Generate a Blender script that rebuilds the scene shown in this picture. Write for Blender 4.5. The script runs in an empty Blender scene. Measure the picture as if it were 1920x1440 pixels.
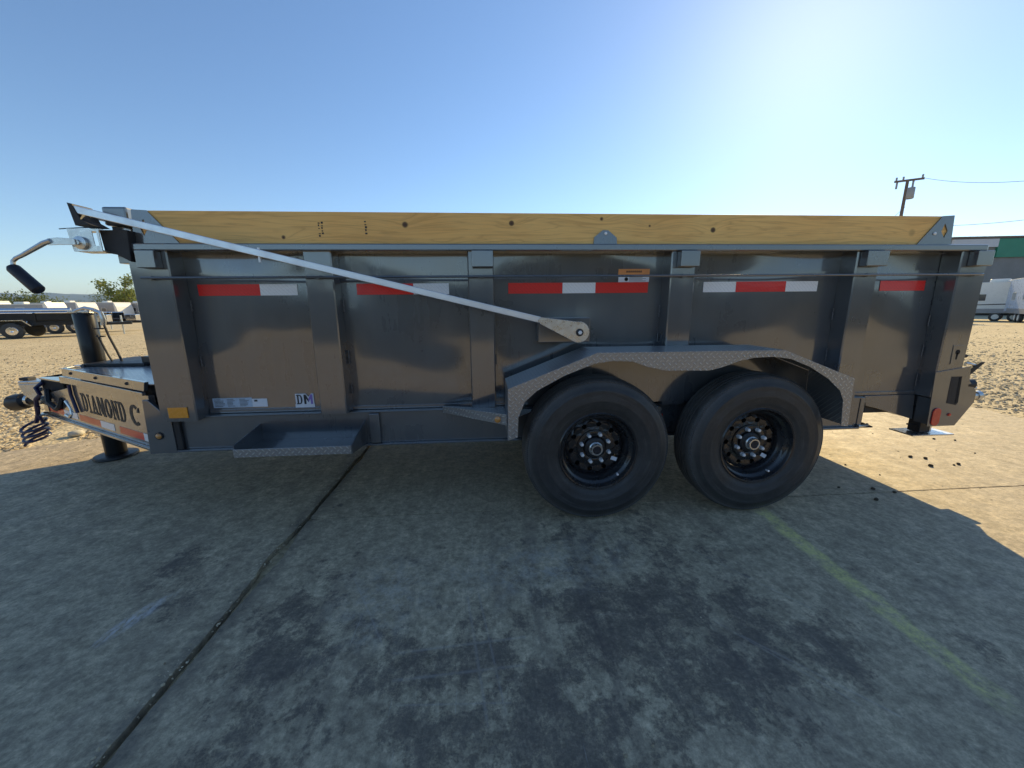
import bpy, bmesh, math, random
from mathutils import Vector, Matrix, noise as mnoise
random.seed(7)
R_ = math.radians
sc = bpy.context.scene
COL = sc.collection

# ------------------------------------------------------------------ camera
cam_d = bpy.data.cameras.new('camera'); cam = bpy.data.objects.new('camera', cam_d); COL.objects.link(cam)
cam_d.sensor_width = 36.0; cam_d.lens = 13.125; cam_d.clip_start = 0.05; cam_d.clip_end = 20000
rv = Vector((0.99737396, -0.07176548, -0.00974152)); uv_ = Vector((0.02406901, 0.20158935, 0.97917435))
fv = Vector((0.06830713, 0.97683747, -0.2027873))
cam.matrix_world = Matrix(((rv.x, uv_.x, -fv.x, 0.0), (rv.y, uv_.y, -fv.y, -2.15), (rv.z, uv_.z, -fv.z, 1.2), (0, 0, 0, 1)))
sc.camera = cam

# ------------------------------------------------------------------ world and sun
SUN_EL, SUN_AZ = 28.9, 39.2          # azimuth from +Y towards +X
w = bpy.data.worlds.new('World'); sc.world = w; w.use_nodes = True
wn = w.node_tree; wn.nodes.clear()
wo = wn.nodes.new('ShaderNodeOutputWorld'); wb = wn.nodes.new('ShaderNodeBackground')
sky = wn.nodes.new('ShaderNodeTexSky'); sky.sky_type = 'NISHITA'; sky.sun_disc = False
sky.sun_elevation = R_(SUN_EL); sky.sun_rotation = R_(SUN_AZ); sky.altitude = 50
sky.air_density = 1.0; sky.dust_density = 0.15; sky.ozone_density = 3.0
wb.inputs['Strength'].default_value = 0.12
hs = wn.nodes.new('ShaderNodeHueSaturation'); hs.inputs['Saturation'].default_value = 1.05
wn.links.new(sky.outputs[0], hs.inputs['Color']); wn.links.new(hs.outputs[0], wb.inputs['Color']); wn.links.new(wb.outputs[0], wo.inputs['Surface'])
sd = bpy.data.lights.new('sun', 'SUN'); sd.energy = 4.2; sd.angle = R_(0.5); sd.color = (1.0, 0.77, 0.39)
so = bpy.data.objects.new('sun', sd); COL.objects.link(so)
sdir = Vector((math.sin(R_(SUN_AZ)) * math.cos(R_(SUN_EL)), math.cos(R_(SUN_AZ)) * math.cos(R_(SUN_EL)), math.sin(R_(SUN_EL))))
so.rotation_euler = sdir.to_track_quat('Z', 'Y').to_euler(); so.location = sdir * 50
sc.view_settings.view_transform = 'Standard'; sc.view_settings.look = 'None'
sc.view_settings.exposure = 0.54; sc.view_settings.gamma = 1.0; sc.view_settings.use_curve_mapping = False
sc.cycles.max_bounces = 8; sc.cycles.volume_bounces = 0

# ------------------------------------------------------------------ material helpers
class NT:
    def __init__(s, name, pos='object'):
        s.m = bpy.data.materials.new(name); s.m.use_nodes = True
        s.t = s.m.node_tree; s.t.nodes.clear()
        s.out = s.t.nodes.new('ShaderNodeOutputMaterial'); s.b = s.t.nodes.new('ShaderNodeBsdfPrincipled')
        s.t.links.new(s.b.outputs[0], s.out.inputs['Surface'])
        if pos == 'world':
            s.co = s.t.nodes.new('ShaderNodeNewGeometry').outputs['Position']
        else:
            s.co = s.t.nodes.new('ShaderNodeTexCoord').outputs['Object']
    def L(s, a, b): s.t.links.new(a, b)
    def inp(s, k, v):
        i = s.b.inputs[k]
        if hasattr(v, 'is_linked') or isinstance(v, bpy.types.NodeSocket): s.L(v, i)
        elif isinstance(v, tuple) and len(v) == 3: i.default_value = (*v, 1)
        else: i.default_value = v
        return s
    def put(s, sock, v):
        if isinstance(v, bpy.types.NodeSocket): s.L(v, sock)
        elif isinstance(v, tuple) and len(v) == 3 and sock.type == 'RGBA': sock.default_value = (*v, 1)
        else: sock.default_value = v
    def scale(s, v, co=None, loc=(0, 0, 0), rot=(0, 0, 0)):
        n = s.t.nodes.new('ShaderNodeMapping'); n.inputs['Scale'].default_value = v
        n.inputs['Location'].default_value = loc; n.inputs['Rotation'].default_value = rot
        s.L(co or s.co, n.inputs['Vector']); return n.outputs[0]
    def noise(s, sc_, det=4, rough=0.55, co=None, dist=0.0):
        n = s.t.nodes.new('ShaderNodeTexNoise'); n.inputs['Scale'].default_value = sc_
        n.inputs['Detail'].default_value = det; n.inputs['Roughness'].default_value = rough; n.inputs['Distortion'].default_value = dist
        s.L(co or s.co, n.inputs['Vector']); return n.outputs['Fac']
    def vor(s, sc_, co=None, out='Color', feat='F1'):
        n = s.t.nodes.new('ShaderNodeTexVoronoi'); n.feature = feat; n.inputs['Scale'].default_value = sc_
        s.L(co or s.co, n.inputs['Vector']); return n.outputs[out]
    def ramp(s, f, stops, interp='LINEAR'):
        n = s.t.nodes.new('ShaderNodeValToRGB'); e = n.color_ramp.elements; n.color_ramp.interpolation = interp
        while len(e) < len(stops): e.new(0.5)
        for i, (p, c) in enumerate(stops):
            e[i].position = p; e[i].color = (c, c, c, 1) if not isinstance(c, tuple) else (*c, 1)
        s.L(f, n.inputs[0]); return n.outputs[0]
    def mix(s, f, a, b, mode='MIX'):
        n = s.t.nodes.new('ShaderNodeMix'); n.data_type = 'RGBA'; n.blend_type = mode
        s.put(n.inputs[0], f); s.put(n.inputs[6], a); s.put(n.inputs[7], b); return n.outputs[2]
    def math(s, op, a, b=0.0, c=None, clamp=False):
        n = s.t.nodes.new('ShaderNodeMath'); n.operation = op; n.use_clamp = clamp
        s.put(n.inputs[0], a); s.put(n.inputs[1], b)
        if c is not None: s.put(n.inputs[2], c)
        return n.outputs[0]
    def sep(s, co=None):
        n = s.t.nodes.new('ShaderNodeSeparateXYZ'); s.L(co or s.co, n.inputs[0]); return n.outputs
    def bump(s, h, dist, strength=1.0, normal=None):
        n = s.t.nodes.new('ShaderNodeBump'); n.inputs['Distance'].default_value = dist; n.inputs['Strength'].default_value = strength
        s.L(h, n.inputs['Height'])
        if normal is not None: s.L(normal, n.inputs['Normal'])
        s.L(n.outputs[0], s.b.inputs['Normal']); return n.outputs[0]

def simple(name, col, rough=0.5, metal=0.0, var=0.12, nscale=6.0, bump=0.0, coat=0.0, spec=None):
    n = NT(name)
    f = n.noise(nscale, 5, 0.6)
    dk = tuple(max(0, c * (1 - var)) for c in col); lt = tuple(min(1, c * (1 + var)) for c in col)
    n.inp('Base Color', n.ramp(f, [(0.3, dk), (0.7, lt)])); n.inp('Metallic', metal)
    n.inp('Roughness', n.ramp(n.noise(nscale * 2.3, 4), [(0.3, max(0.02, rough - 0.06)), (0.75, min(1, rough + 0.1))]))
    if coat: n.inp('Coat Weight', coat); n.inp('Coat Roughness', 0.08)
    if spec is not None: n.inp('Specular IOR Level', spec)
    if bump: n.bump(n.noise(nscale * 8, 5), bump)
    return n.m

M = {}
# charcoal metallic paint with faint dust
def paint():
    n = NT('charcoal_paint', 'world')
    dust = n.ramp(n.noise(2.2, 6, 0.65), [(0.42, 0.0), (0.75, 1.0)])
    run = n.ramp(n.noise(1.0, 5, 0.6, n.scale((14, 14, 1.3))), [(0.45, 0.0), (0.8, 1.0)])
    d = n.math('MULTIPLY', n.math('ADD', dust, run), 0.16)
    n.inp('Base Color', n.mix(d, (0.092, 0.100, 0.112), (0.19, 0.185, 0.165)))
    n.inp('Metallic', 0.35)
    n.inp('Roughness', n.math('ADD', n.math('MULTIPLY', d, 0.8), 0.26))
    n.inp('Coat Weight', 1.0); n.inp('Coat Roughness', 0.085); n.inp('Coat IOR', 1.9)
    n.bump(n.noise(260, 2), 0.00025, 0.5)
    return n.m
M['paint'] = paint()
def treadplate():
    n = NT('tread_plate_paint', 'world')
    x, y, z = n.sep()[0:3]
    v = n.math('ADD', y, z)
    S = 30.0
    a = n.math('MULTIPLY', n.math('ADD', x, v), S); b = n.math('MULTIPLY', n.math('SUBTRACT', x, v), S)
    fa = n.math('SUBTRACT', n.math('FRACT', a), 0.5); fb = n.math('SUBTRACT', n.math('FRACT', b), 0.5)
    par = n.math('MODULO', n.math('ABSOLUTE', n.math('ADD', n.math('FLOOR', a), n.math('FLOOR', b))), 2.0)
    def ell(p, q):
        return n.math('SQRT', n.math('ADD', n.math('POWER', n.math('MULTIPLY', n.math('ABSOLUTE', p), 1.0), 2.0), n.math('POWER', n.math('MULTIPLY', n.math('ABSOLUTE', q), 3.2), 2.0)))
    e1, e2 = ell(fa, fb), ell(fb, fa)
    d = n.math('ADD', n.math('MULTIPLY', e1, par), n.math('MULTIPLY', e2, n.math('SUBTRACT', 1.0, par)))
    h = n.ramp(d, [(0.30, 1.0), (0.50, 0.0)])
    n.inp('Base Color', n.mix(h, (0.30, 0.305, 0.31), (0.55, 0.55, 0.54)))
    n.inp('Metallic', 0.6); n.inp('Roughness', 0.34); n.inp('Coat Weight', 0.6); n.inp('Coat Roughness', 0.2)
    n.bump(h, 0.004, 1.0)
    return n.m
M['tread'] = treadplate()
M['black'] = simple('black_paint', (0.012, 0.012, 0.013), 0.35, 0.0, 0.3, 8, coat=0.15, spec=0.3)
M['rim_black'] = simple('gloss_black_rim', (0.016, 0.016, 0.018), 0.28, 0.0, 0.3, 8, coat=0.35)
M['satin_black'] = simple('satin_black_steel', (0.02, 0.02, 0.022), 0.45, 0.2, 0.3, 12, 0.001)
M['dark'] = simple('underbody_dark', (0.022, 0.022, 0.024), 0.6, 0.1, 0.4, 9, 0.001)
M['zinc'] = simple('zinc_plated_steel', (0.62, 0.62, 0.60), 0.28, 0.9, 0.15, 14)
M['alu'] = simple('mill_aluminium', (0.74, 0.76, 0.78), 0.36, 0.85, 0.06, 9)
M['chrome'] = simple('chrome', (0.85, 0.85, 0.87), 0.12, 1.0, 0.04, 9)
M['lug'] = simple('plated_lug', (0.85, 0.85, 0.85), 0.35, 0.25, 0.1, 30)
M['hole'] = simple('black_void', (0.006, 0.006, 0.006), 0.8, 0, 0.2)
M['grip'] = simple('rubber_grip', (0.012, 0.012, 0.018), 0.55, 0, 0.3, 20, 0.001)
M['amber'] = simple('amber_reflector', (0.78, 0.30, 0.02), 0.25, 0, 0.06, 40, coat=0.8)
M['amber_lamp'] = simple('amber_lens', (0.55, 0.25, 0.06), 0.2, 0, 0.1, 40, coat=0.8)
M['red_lens'] = simple('red_lens', (0.55, 0.03, 0.02), 0.2, 0, 0.1, 40, coat=0.8)
M['sticker_white'] = simple('white_vinyl', (0.74, 0.76, 0.80), 0.4, 0, 0.05, 30)
M['sticker_blue'] = simple('pale_blue_print', (0.45, 0.55, 0.66), 0.4, 0, 0.12, 60)
M['sticker_orange'] = simple('orange_print', (0.78, 0.30, 0.09), 0.4, 0, 0.08, 30)
M['violet'] = simple('violet_print', (0.25, 0.17, 0.50), 0.4, 0, 0.08, 30)
M['emblem_dark'] = simple('dark_violet_print', (0.055, 0.045, 0.12), 0.4, 0, 0.3, 30)
M['ink'] = simple('black_ink', (0.02, 0.02, 0.022), 0.6, 0, 0.2, 30)
M['cable'] = simple('blue_black_cable', (0.012, 0.014, 0.07), 0.35, 0, 0.1, 30)
M['weld'] = simple('weld_metal', (0.14, 0.14, 0.15), 0.35, 0.4, 0.3, 90, 0.001)
def tape(name, col):
    n = NT(name, 'world')
    hx = n.vor(160, out='Distance')
    diag = n.math('FRACT', n.math('MULTIPLY', n.math('ADD', n.sep()[0], n.sep()[2]), 45.0))
    ln = n.ramp(diag, [(0.0, 0.82), (0.12, 1.0), (0.9, 1.0), (1.0, 0.82)])
    c = n.mix(1.0, n.ramp(hx, [(0.0, tuple(k * 0.85 for k in col)), (0.5, col)]), ln, 'MULTIPLY')
    n.inp('Base Color', c); n.inp('Roughness', 0.3); n.inp('Coat Weight', 0.25)
    return n.m
M['tape_red'] = tape('red_conspicuity_tape', (0.80, 0.02, 0.015))
M['tape_white'] = tape('white_conspicuity_tape', (0.90, 0.90, 0.90))
def rubber():
    n = NT('tyre_rubber')
    X, Y, Z = n.sep()[0:3]
    r = n.math('SQRT', n.math('ADD', n.math('MULTIPLY', X, X), n.math('MULTIPLY', Z, Z)))
    ang = n.math('ARCTAN2', Z, X)
    s_ = n.noise(9, 6, 0.7)
    sc_ = n.ramp(n.noise(11, 8, 0.8, n.scale((1, 6, 1))), [(0.50, 0.0), (0.70, 1.0)])
    cb = n.t.nodes.new('ShaderNodeCombineXYZ'); n.L(n.math('MULTIPLY', r, 70.0), cb.inputs[0]); n.L(n.math('MULTIPLY', ang, 1.3), cb.inputs[1])
    arcs = n.ramp(n.noise(1.0, 5, 0.7, cb.outputs[0]), [(0.54, 0.0), (0.66, 1.0)])
    col = n.ramp(s_, [(0.3, (0.022, 0.022, 0.023)), (0.75, (0.052, 0.050, 0.048))])
    shoulder = n.ramp(r, [(0.366, 0.0), (0.385, 1.0), (0.398, 0.6), (0.41, 0.9)])
    c = n.mix(n.math('MULTIPLY', sc_, 0.30), col, (0.10, 0.095, 0.085))
    c = n.mix(n.math('MULTIPLY', arcs, 0.35), c, (0.11, 0.105, 0.098))
    c = n.mix(n.math('MULTIPLY', shoulder, n.math('MULTIPLY', s_, 0.55)), c, (0.16, 0.15, 0.135))
    n.inp('Base Color', c)
    n.inp('Roughness', n.ramp(s_, [(0.3, 0.40), (0.8, 0.65)])); n.inp('Specular IOR Level', 0.5)
    ribs = n.math('SINE', n.math('MULTIPLY', ang, 210.0))
    rb = n.math('MULTIPLY', ribs, n.ramp(r, [(0.385, 0.0), (0.387, 1.0), (0.401, 1.0), (0.403, 0.0)]))
    # moulded blocks in the raised band, like embossed size marks
    a2 = n.math('FRACT', n.math('MULTIPLY', ang, 9.0))
    n.bump(n.math('ADD', n.noise(60, 4), n.math('MULTIPLY', rb, 0.8)), 0.0012)
    return n.m
M['rubber'] = rubber()
KN = [(0.117, 0.062), (0.66, 0.068), (1.75, 0.035), (-1.25, 0.03), (1.15, 0.075), (-0.72, 0.07)]
def wood():
    # plank object origin is its centre: x along, z up; knots at world x
    n = NT('sawn_pine', 'world')
    x, y, z = n.sep()[0:3]
    zc = n.math('SUBTRACT', z, 1.614)
    warp = None; dark = None; ring = None
    for i, (kx, kz) in enumerate([(-0.413, 0.020), (0.157, 0.030), (1.300, 0.0), (-1.045, -0.045), (0.655, 0.055), (2.52, -0.01), (0.93, 0.02)]):
        dx = n.math('SUBTRACT', x, kx); dz = n.math('SUBTRACT', zc, kz)
        r = n.math('SQRT', n.math('ADD', n.math('MULTIPLY', dx, dx), n.math('MULTIPLY', n.math('MULTIPLY', dz, dz), 1.0)))
        re = n.math('SQRT', n.math('ADD', n.math('MULTIPLY', n.math('MULTIPLY', dx, dx), 0.10), n.math('MULTIPLY', dz, dz)))
        g = n.math('MULTIPLY', n.math('EXPONENT', n.math('MULTIPLY', re, -24.0)), 0.05)
        warp = g if warp is None else n.math('MAXIMUM', warp, g)
        k = n.ramp(r, [(0.0, 1.0), ((0.013, 0.012, 0.012, 0.007, 0.007, 0.012, 0.004)[i], 0.85), ((0.017, 0.016, 0.016, 0.012, 0.010, 0.025, 0.008)[i], 0.0)])
        if i in (5,): k = n.math('MULTIPLY', k, 0.35)
        dark = k if dark is None else n.math('MAXIMUM', dark, k)
    zz = n.math('ADD', zc, warp)
    cb = n.t.nodes.new('ShaderNodeCombineXYZ')
    n.L(n.math('MULTIPLY', x, 0.55), cb.inputs[0]); n.L(n.math('MULTIPLY', y, 1.0), cb.inputs[1]); n.L(n.math('MULTIPLY', zz, 9.0), cb.inputs[2])
    big = n.noise(2.0, 3, 0.5, cb.outputs[0], 0.6)
    bands = n.math('ABSOLUTE', n.math('SUBTRACT', n.math('FRACT', n.math('MULTIPLY', big, 8.0)), 0.5))
    late = n.ramp(bands, [(0.0, 1.0), (0.16, 0.25), (0.5, 0.0)])
    fine = n.noise(90, 4, 0.6, n.scale((0.05, 1, 1)))
    base = n.ramp(n.noise(1.7, 4), [(0.3, (0.93, 0.50, 0.14)), (0.7, (0.99, 0.61, 0.20))])
    c = n.mix(n.math('MULTIPLY', late, 0.34), base, (0.42, 0.18, 0.04))
    c = n.mix(n.math('MULTIPLY', n.ramp(fine, [(0.45, 0.0), (0.75, 1.0)]), 0.3), c, (0.46, 0.27, 0.10))
    st = n.ramp(n.noise(1.3, 6, 0.7, n.scale((1.0, 1, 5))), [(0.56, 0.0), (0.72, 1.0)])
    c = n.mix(n.math('MULTIPLY', st, 0.35), c, (0.36, 0.24, 0.12))
    c = n.mix(dark, c, (0.05, 0.022, 0.012))
    n.inp('Base Color', c); n.inp('Roughness', 0.62)
    n.bump(n.math('ADD', fine, n.math('MULTIPLY', late, 0.4)), 0.0006)
    return n.m
M['wood'] = wood()

def gauss_patch(n, X, Y, cx, cy, rx, ry, ang=0.0, nz=None, soft=0.35):
    ca, sa = math.cos(ang), math.sin(ang)
    dx = n.math('SUBTRACT', X, cx); dy = n.math('SUBTRACT', Y, cy)
    a = n.math('DIVIDE', n.math('ADD', n.math('MULTIPLY', dx, ca), n.math('MULTIPLY', dy, sa)), rx)
    b = n.math('DIVIDE', n.math('SUBTRACT', n.math('MULTIPLY', dy, ca), n.math('MULTIPLY', dx, sa)), ry)
    r = n.math('SQRT', n.math('ADD', n.math('MULTIPLY', a, a), n.math('MULTIPLY', b, b)))
    if nz is not None: r = n.math('ADD', r, n.math('MULTIPLY', n.math('SUBTRACT', nz, 0.5), 1.6))
    return n.ramp(r, [(0.0, 1.0), (1.0 - soft if soft < 1 else 0.01, 0.9), (1.0, 0.0)])

def concrete():
    n = NT('worn_concrete', 'world')
    X, Y, Z = n.sep()[0:3]
    n1 = n.noise(0.9, 6, 0.6); n2 = n.noise(7, 6, 0.68); n3 = n.noise(55, 5, 0.7); n4 = n.noise(2.6, 9, 0.75)
    base = n.ramp(n1, [(0.3, (0.41, 0.325, 0.21)), (0.7, (0.54, 0.43, 0.275))])
    base = n.mix(0.55, base, n.ramp(n2, [(0.25, (0.33, 0.27, 0.18)), (0.75, (0.54, 0.45, 0.29))]), 'MIX')
    base = n.mix(n.ramp(n3, [(0.55, 0.0), (0.8, 0.35)]), base, (0.22, 0.19, 0.15))
    # flaked dark coating, broken by fine noise, on the middle slab in front of the wheels
    zone = gauss_patch(n, X, Y, 0.50, -1.05, 1.75, 1.05, 0.1, n1, 0.9)
    zone2 = gauss_patch(n, X, Y, -0.72, -0.95, 0.30, 0.55, 0.0, n2, 0.7)
    zone3 = gauss_patch(n, X, Y, -1.45, -0.55, 0.45, 0.35, -0.5, n1, 0.8)
    zone4 = gauss_patch(n, X, Y, 0.25, -0.38, 1.6, 0.30, 0.0, n2, 0.8)
    zs = n.math('ADD', n.math('ADD', zone, n.math('MULTIPLY', zone2, 0.6)), n.math('ADD', n.math('MULTIPLY', zone3, 0.6), n.math('MULTIPLY', zone4, 0.35)), clamp=True)
    fine = n.math('ADD', n.math('MULTIPLY', n.noise(13, 12, 0.85), 0.6), n.math('MULTIPLY', n.noise(38, 8, 0.8, n.scale((1, .75, 1))), 0.4))
    mid = n.noise(3.2, 4, 0.6)
    thr = n.math('ADD', n.math('MULTIPLY', fine, 0.75), n.math('MULTIPLY', mid, 0.42))
    thr = n.math('ADD', thr, n.math('MULTIPLY', n.math('SUBTRACT', zs, 1.0), 0.16))
    flake = n.math('MULTIPLY', n.ramp(thr, [(0.530, 0.0), (0.545, 0.65), (0.59, 1.0)]), n.ramp(n.noise(70, 6, 0.8), [(0.36, 0.6), (0.56, 1.0)]))
    strk = n.ramp(n.noise(7, 6, 0.7, n.scale((1, 0.12, 1), rot=(0, 0, 0.05))), [(0.5, 0.0), (0.66, 1.0)])
    mott = n.noise(34, 10, 0.85)
    m12 = n.noise(11, 12, 0.82)
    base = n.mix(0.85, base, n.ramp(m12, [(0.35, 0.50), (0.5, 1.0), (0.64, 1.55)]), 'MULTIPLY')
    base = n.mix(0.75, base, n.ramp(mott, [(0.37, 0.42), (0.5, 1.0), (0.63, 1.55)]), 'MULTIPLY')
    base = n.mix(n.math('MULTIPLY', strk, n.math('ADD', 0.18, n.math('MULTIPLY', zs, 0.55))), base, (0.15, 0.12, 0.10))
    c = n.mix(n.math('MULTIPLY', flake, 0.74), base, (0.070, 0.058, 0.055))
    # broad soft soiling everywhere
    soil = n.ramp(n4, [(0.42, 0.0), (0.72, 1.0)])
    c = n.mix(n.math('MULTIPLY', soil, 0.30), c, (0.17, 0.135, 0.095))
    # smooth patch of finer pale concrete, worn light areas
    pale = gauss_patch(n, X, Y, 0.25, -0.60, 0.65, 0.24, 0.15, n2, 0.8)
    pale2 = gauss_patch(n, X, Y, -0.45, -0.75, 0.25, 0.35, 0.0, n2, 0.8)
    pl = n.math('MULTIPLY', n.math('MAXIMUM', pale, pale2), n.ramp(n.noise(16, 8, 0.8), [(0.45, 0.0), (0.6, 1.0)]))
    c = n.mix(n.math('MULTIPLY', pl, 0.5), c, (0.56, 0.52, 0.44))
    # whitish scuff
    scf = gauss_patch(n, X, Y, -1.42, -0.78, 0.045, 0.16, -0.35, n2, 0.6)
    scf = n.math('MULTIPLY', scf, n.ramp(n.noise(30, 6, 0.75, n.scale((1.5, 0.5, 1))), [(0.42, 0.0), (0.6, 1.0)]))
    c = n.mix(n.math('MULTIPLY', scf, 0.75), c, (0.75, 0.72, 0.70))
    # worn yellow painted line
    ctr = n.math('ADD', n.math('MULTIPLY', n.math('ADD', Y, 0.28), 0.05), 1.60)
    ctr = n.math('ADD', ctr, n.math('MULTIPLY', n.math('SUBTRACT', n1, 0.5), 0.05))
    dl = n.math('ABSOLUTE', n.math('SUBTRACT', X, ctr))
    line = n.ramp(n.math('ADD', dl, n.math('MULTIPLY', n.math('SUBTRACT', n2, 0.5), 0.09)), [(0.030, 1.0), (0.055, 0.0)])
    ends = n.math('MULTIPLY', n.ramp(n.math('ADD', n.math('MULTIPLY', Y, 0.5), 1.0), [(0.30, 0.0), (0.36, 1.0)]), n.ramp(n.math('ADD', n.math('MULTIPLY', Y, 0.5), 1.0), [(0.86, 1.0), (0.90, 0.0)]))
    wear = n.math('MULTIPLY', n.ramp(n.noise(6, 10, 0.8), [(0.38, 0.0), (0.52, 1.0)]), n.ramp(n.noise(60, 6, 0.8), [(0.35, 0.35), (0.6, 1.0)]))
    lm = n.math('MULTIPLY', n.math('MULTIPLY', line, ends), n.math('MULTIPLY', wear, n.ramp(fine, [(0.42, 0.12), (0.50, 1.0)])))
    c = n.mix(n.math('MULTIPLY', lm, 0.9), c, (0.80, 0.74, 0.26))
    # scratches along and across
    sx = n.ramp(n.noise(9, 3, 0.5, n.scale((14, 0.35, 1), rot=(0, 0, 0.12))), [(0.70, 0.0), (0.73, 1.0)])
    sy = n.ramp(n.noise(9, 3, 0.5, n.scale((0.35, 14, 1), rot=(0, 0, 0.06))), [(0.72, 0.0), (0.75, 1.0)])
    c = n.mix(n.math('MULTIPLY', n.math('MAXIMUM', sx, sy), 0.28), c, (0.55, 0.52, 0.46))
    # ruled scratch marks
    lines = None
    for (xa, ya, xb, yb, wd) in [(-.10, -.78, -.02, -1.28, .0028), (-.055, -.76, .035, -1.25, .0022), (-.35, -1.02, .12, -.99, .003), (-.33, -1.12, .10, -1.10, .003), (-.62, -.62, -.40, -.98, .002), (.92, -1.05, 1.20, -1.35, .0025), (.86, -.98, 1.12, -1.32, .002), (1.0, -.55, 1.28, -.95, .002), (.18, -.62, .36, -.70, .002), (-.30, -1.2, .05, -1.22, .002)]:
        L2 = (xb - xa) ** 2 + (yb - ya) ** 2
        tt = n.math('DIVIDE', n.math('ADD', n.math('MULTIPLY', n.math('SUBTRACT', X, xa), xb - xa), n.math('MULTIPLY', n.math('SUBTRACT', Y, ya), yb - ya)), L2, clamp=True)
        ex = n.math('SUBTRACT', n.math('SUBTRACT', X, xa), n.math('MULTIPLY', tt, xb - xa)); ey = n.math('SUBTRACT', n.math('SUBTRACT', Y, ya), n.math('MULTIPLY', tt, yb - ya))
        dd_ = n.math('SQRT', n.math('ADD', n.math('MULTIPLY', ex, ex), n.math('MULTIPLY', ey, ey)))
        mk = n.ramp(dd_, [(wd * 0.5, 1.0), (wd * 2.2, 0.0)])
        lines = mk if lines is None else n.math('MAXIMUM', lines, mk)
    lines = n.math('MULTIPLY', lines, n.ramp(fine, [(0.40, 0.0), (0.52, 1.0)]))
    c = n.mix(n.math('MULTIPLY', lines, 0.30), c, (0.52, 0.48, 0.44))
    # oil drips under the frame
    oil = n.ramp(n.vor(1.9, out='Distance'), [(0.0, 1.0), (0.05, 0.9), (0.075, 0.0)])
    oil = n.math('MULTIPLY', oil, n.ramp(n2, [(0.5, 0.0), (0.55, 1.0)]))
    c = n.mix(n.math('MULTIPLY', oil, 0.7), c, (0.08, 0.07, 0.06))
    # darker dirt beside the wide joint
    dj = n.math('ADD', n.math('ABSOLUTE', n.math('ADD', X, 1.05)), n.math('MULTIPLY', n.math('SUBTRACT', n2, 0.5), 0.22))
    jd = n.ramp(dj, [(0.01, 1.0), (0.08, 0.0)])
    c = n.mix(n.math('MULTIPLY', jd, 0.55), c, (0.10, 0.085, 0.07))
    n.inp('Base Color', c)
    n.inp('Roughness', n.ramp(n2, [(0.3, 0.62), (0.8, 0.88)]))
    h = n.math('ADD', n.math('MULTIPLY', n2, 0.7), n.math('ADD', n.math('MULTIPLY', n3, 0.35), n.math('MULTIPLY', flake, 0.18)))
    n.bump(h, 0.006, 0.8)
    return n.m
M['concrete'] = concrete()
def gravel(name='gravel_ground'):
    n = NT(name, 'world')
    n1 = n.noise(0.25, 7, 0.65); n2 = n.noise(3.0, 7, 0.7); v = n.vor(34); vd = n.vor(34, out='Distance')
    v2 = n.vor(11)
    base = n.ramp(n1, [(0.3, (0.50, 0.40, 0.23)), (0.7, (0.62, 0.51, 0.31))])
    base = n.mix(n.ramp(n2, [(0.45, 0.0), (0.7, 0.6)]), base, (0.42, 0.33, 0.20))
    bw = n.t.nodes.new('ShaderNodeRGBToBW'); n.L(v, bw.inputs[0])
    bw2 = n.t.nodes.new('ShaderNodeRGBToBW'); n.L(v2, bw2.inputs[0])
    c = n.mix(0.6, base, n.ramp(bw.outputs[0], [(0.15, 0.5), (0.85, 1.5)]), 'MULTIPLY')
    c = n.mix(0.3, c, n.ramp(bw2.outputs[0], [(0.2, 0.5), (0.8, 1.5)]), 'MULTIPLY')
    tr = n.ramp(n.noise(0.7, 5, 0.6, n.scale((1, 0.12, 1), rot=(0, 0, 0.9))), [(0.5, 0.0), (0.7, 1.0)])
    c = n.mix(n.math('MULTIPLY', tr, 0.3), c, (0.50, 0.42, 0.28))
    n.inp('Base Color', c); n.inp('Roughness', 0.92)
    h = n.math('ADD', n.math('SUBTRACT', 1.0, vd), n.math('MULTIPLY', n2, 1.2))
    n.bump(h, 0.012, 0.8)
    return n.m
M['gravel'] = gravel()
def stone():
    n = NT('gravel_stone', 'world')
    bw = n.t.nodes.new('ShaderNodeRGBToBW'); n.L(n.vor(18), bw.inputs[0])
    n.inp('Base Color', n.ramp(bw.outputs[0], [(0.15, (0.27, 0.21, 0.13)), (0.5, (0.46, 0.37, 0.23)), (0.9, (0.64, 0.56, 0.40))]))
    n.inp('Roughness', 0.85); n.bump(n.noise(120, 4), 0.002); return n.m
M['stone'] = stone()
M['rock'] = simple('pale_rock', (0.55, 0.50, 0.38), 0.8, 0, 0.15, 20, 0.004)
M['clod'] = simple('dark_clod', (0.09, 0.068, 0.045), 0.9, 0, 0.4, 60, 0.004)
M['leaf'] = simple('leaf_green', (0.085, 0.12, 0.025), 0.6, 0, 0.55, 0.8)
M['leaf2'] = simple('leaf_light_green', (0.14, 0.18, 0.03), 0.6, 0, 0.45, 0.8)
def leafmat(name, c1, c2):
    n = NT(name); f = n.noise(0.9, 4); col = n.ramp(f, [(0.3, c1), (0.7, c2)])
    n.inp('Base Color', col); n.inp('Roughness', 0.55)
    tr = n.t.nodes.new('ShaderNodeBsdfTranslucent'); n.L(n.mix(1.0, col, (1.0, 0.95, 0.45), 'MULTIPLY'), tr.inputs['Color'])
    ms = n.t.nodes.new('ShaderNodeMixShader'); ms.inputs[0].default_value = 0.45
    n.L(n.b.outputs[0], ms.inputs[1]); n.L(tr.outputs[0], ms.inputs[2]); n.L(ms.outputs[0], n.out.inputs['Surface']); return n.m
M['leaf'] = leafmat('leaf_green', (0.05, 0.08, 0.02), (0.11, 0.14, 0.03))
M['leaf2'] = leafmat('leaf_light_green', (0.12, 0.16, 0.03), (0.22, 0.25, 0.05))
M['filler'] = leafmat('filler_leaf', (0.015, 0.022, 0.012), (0.04, 0.05, 0.02))
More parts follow.
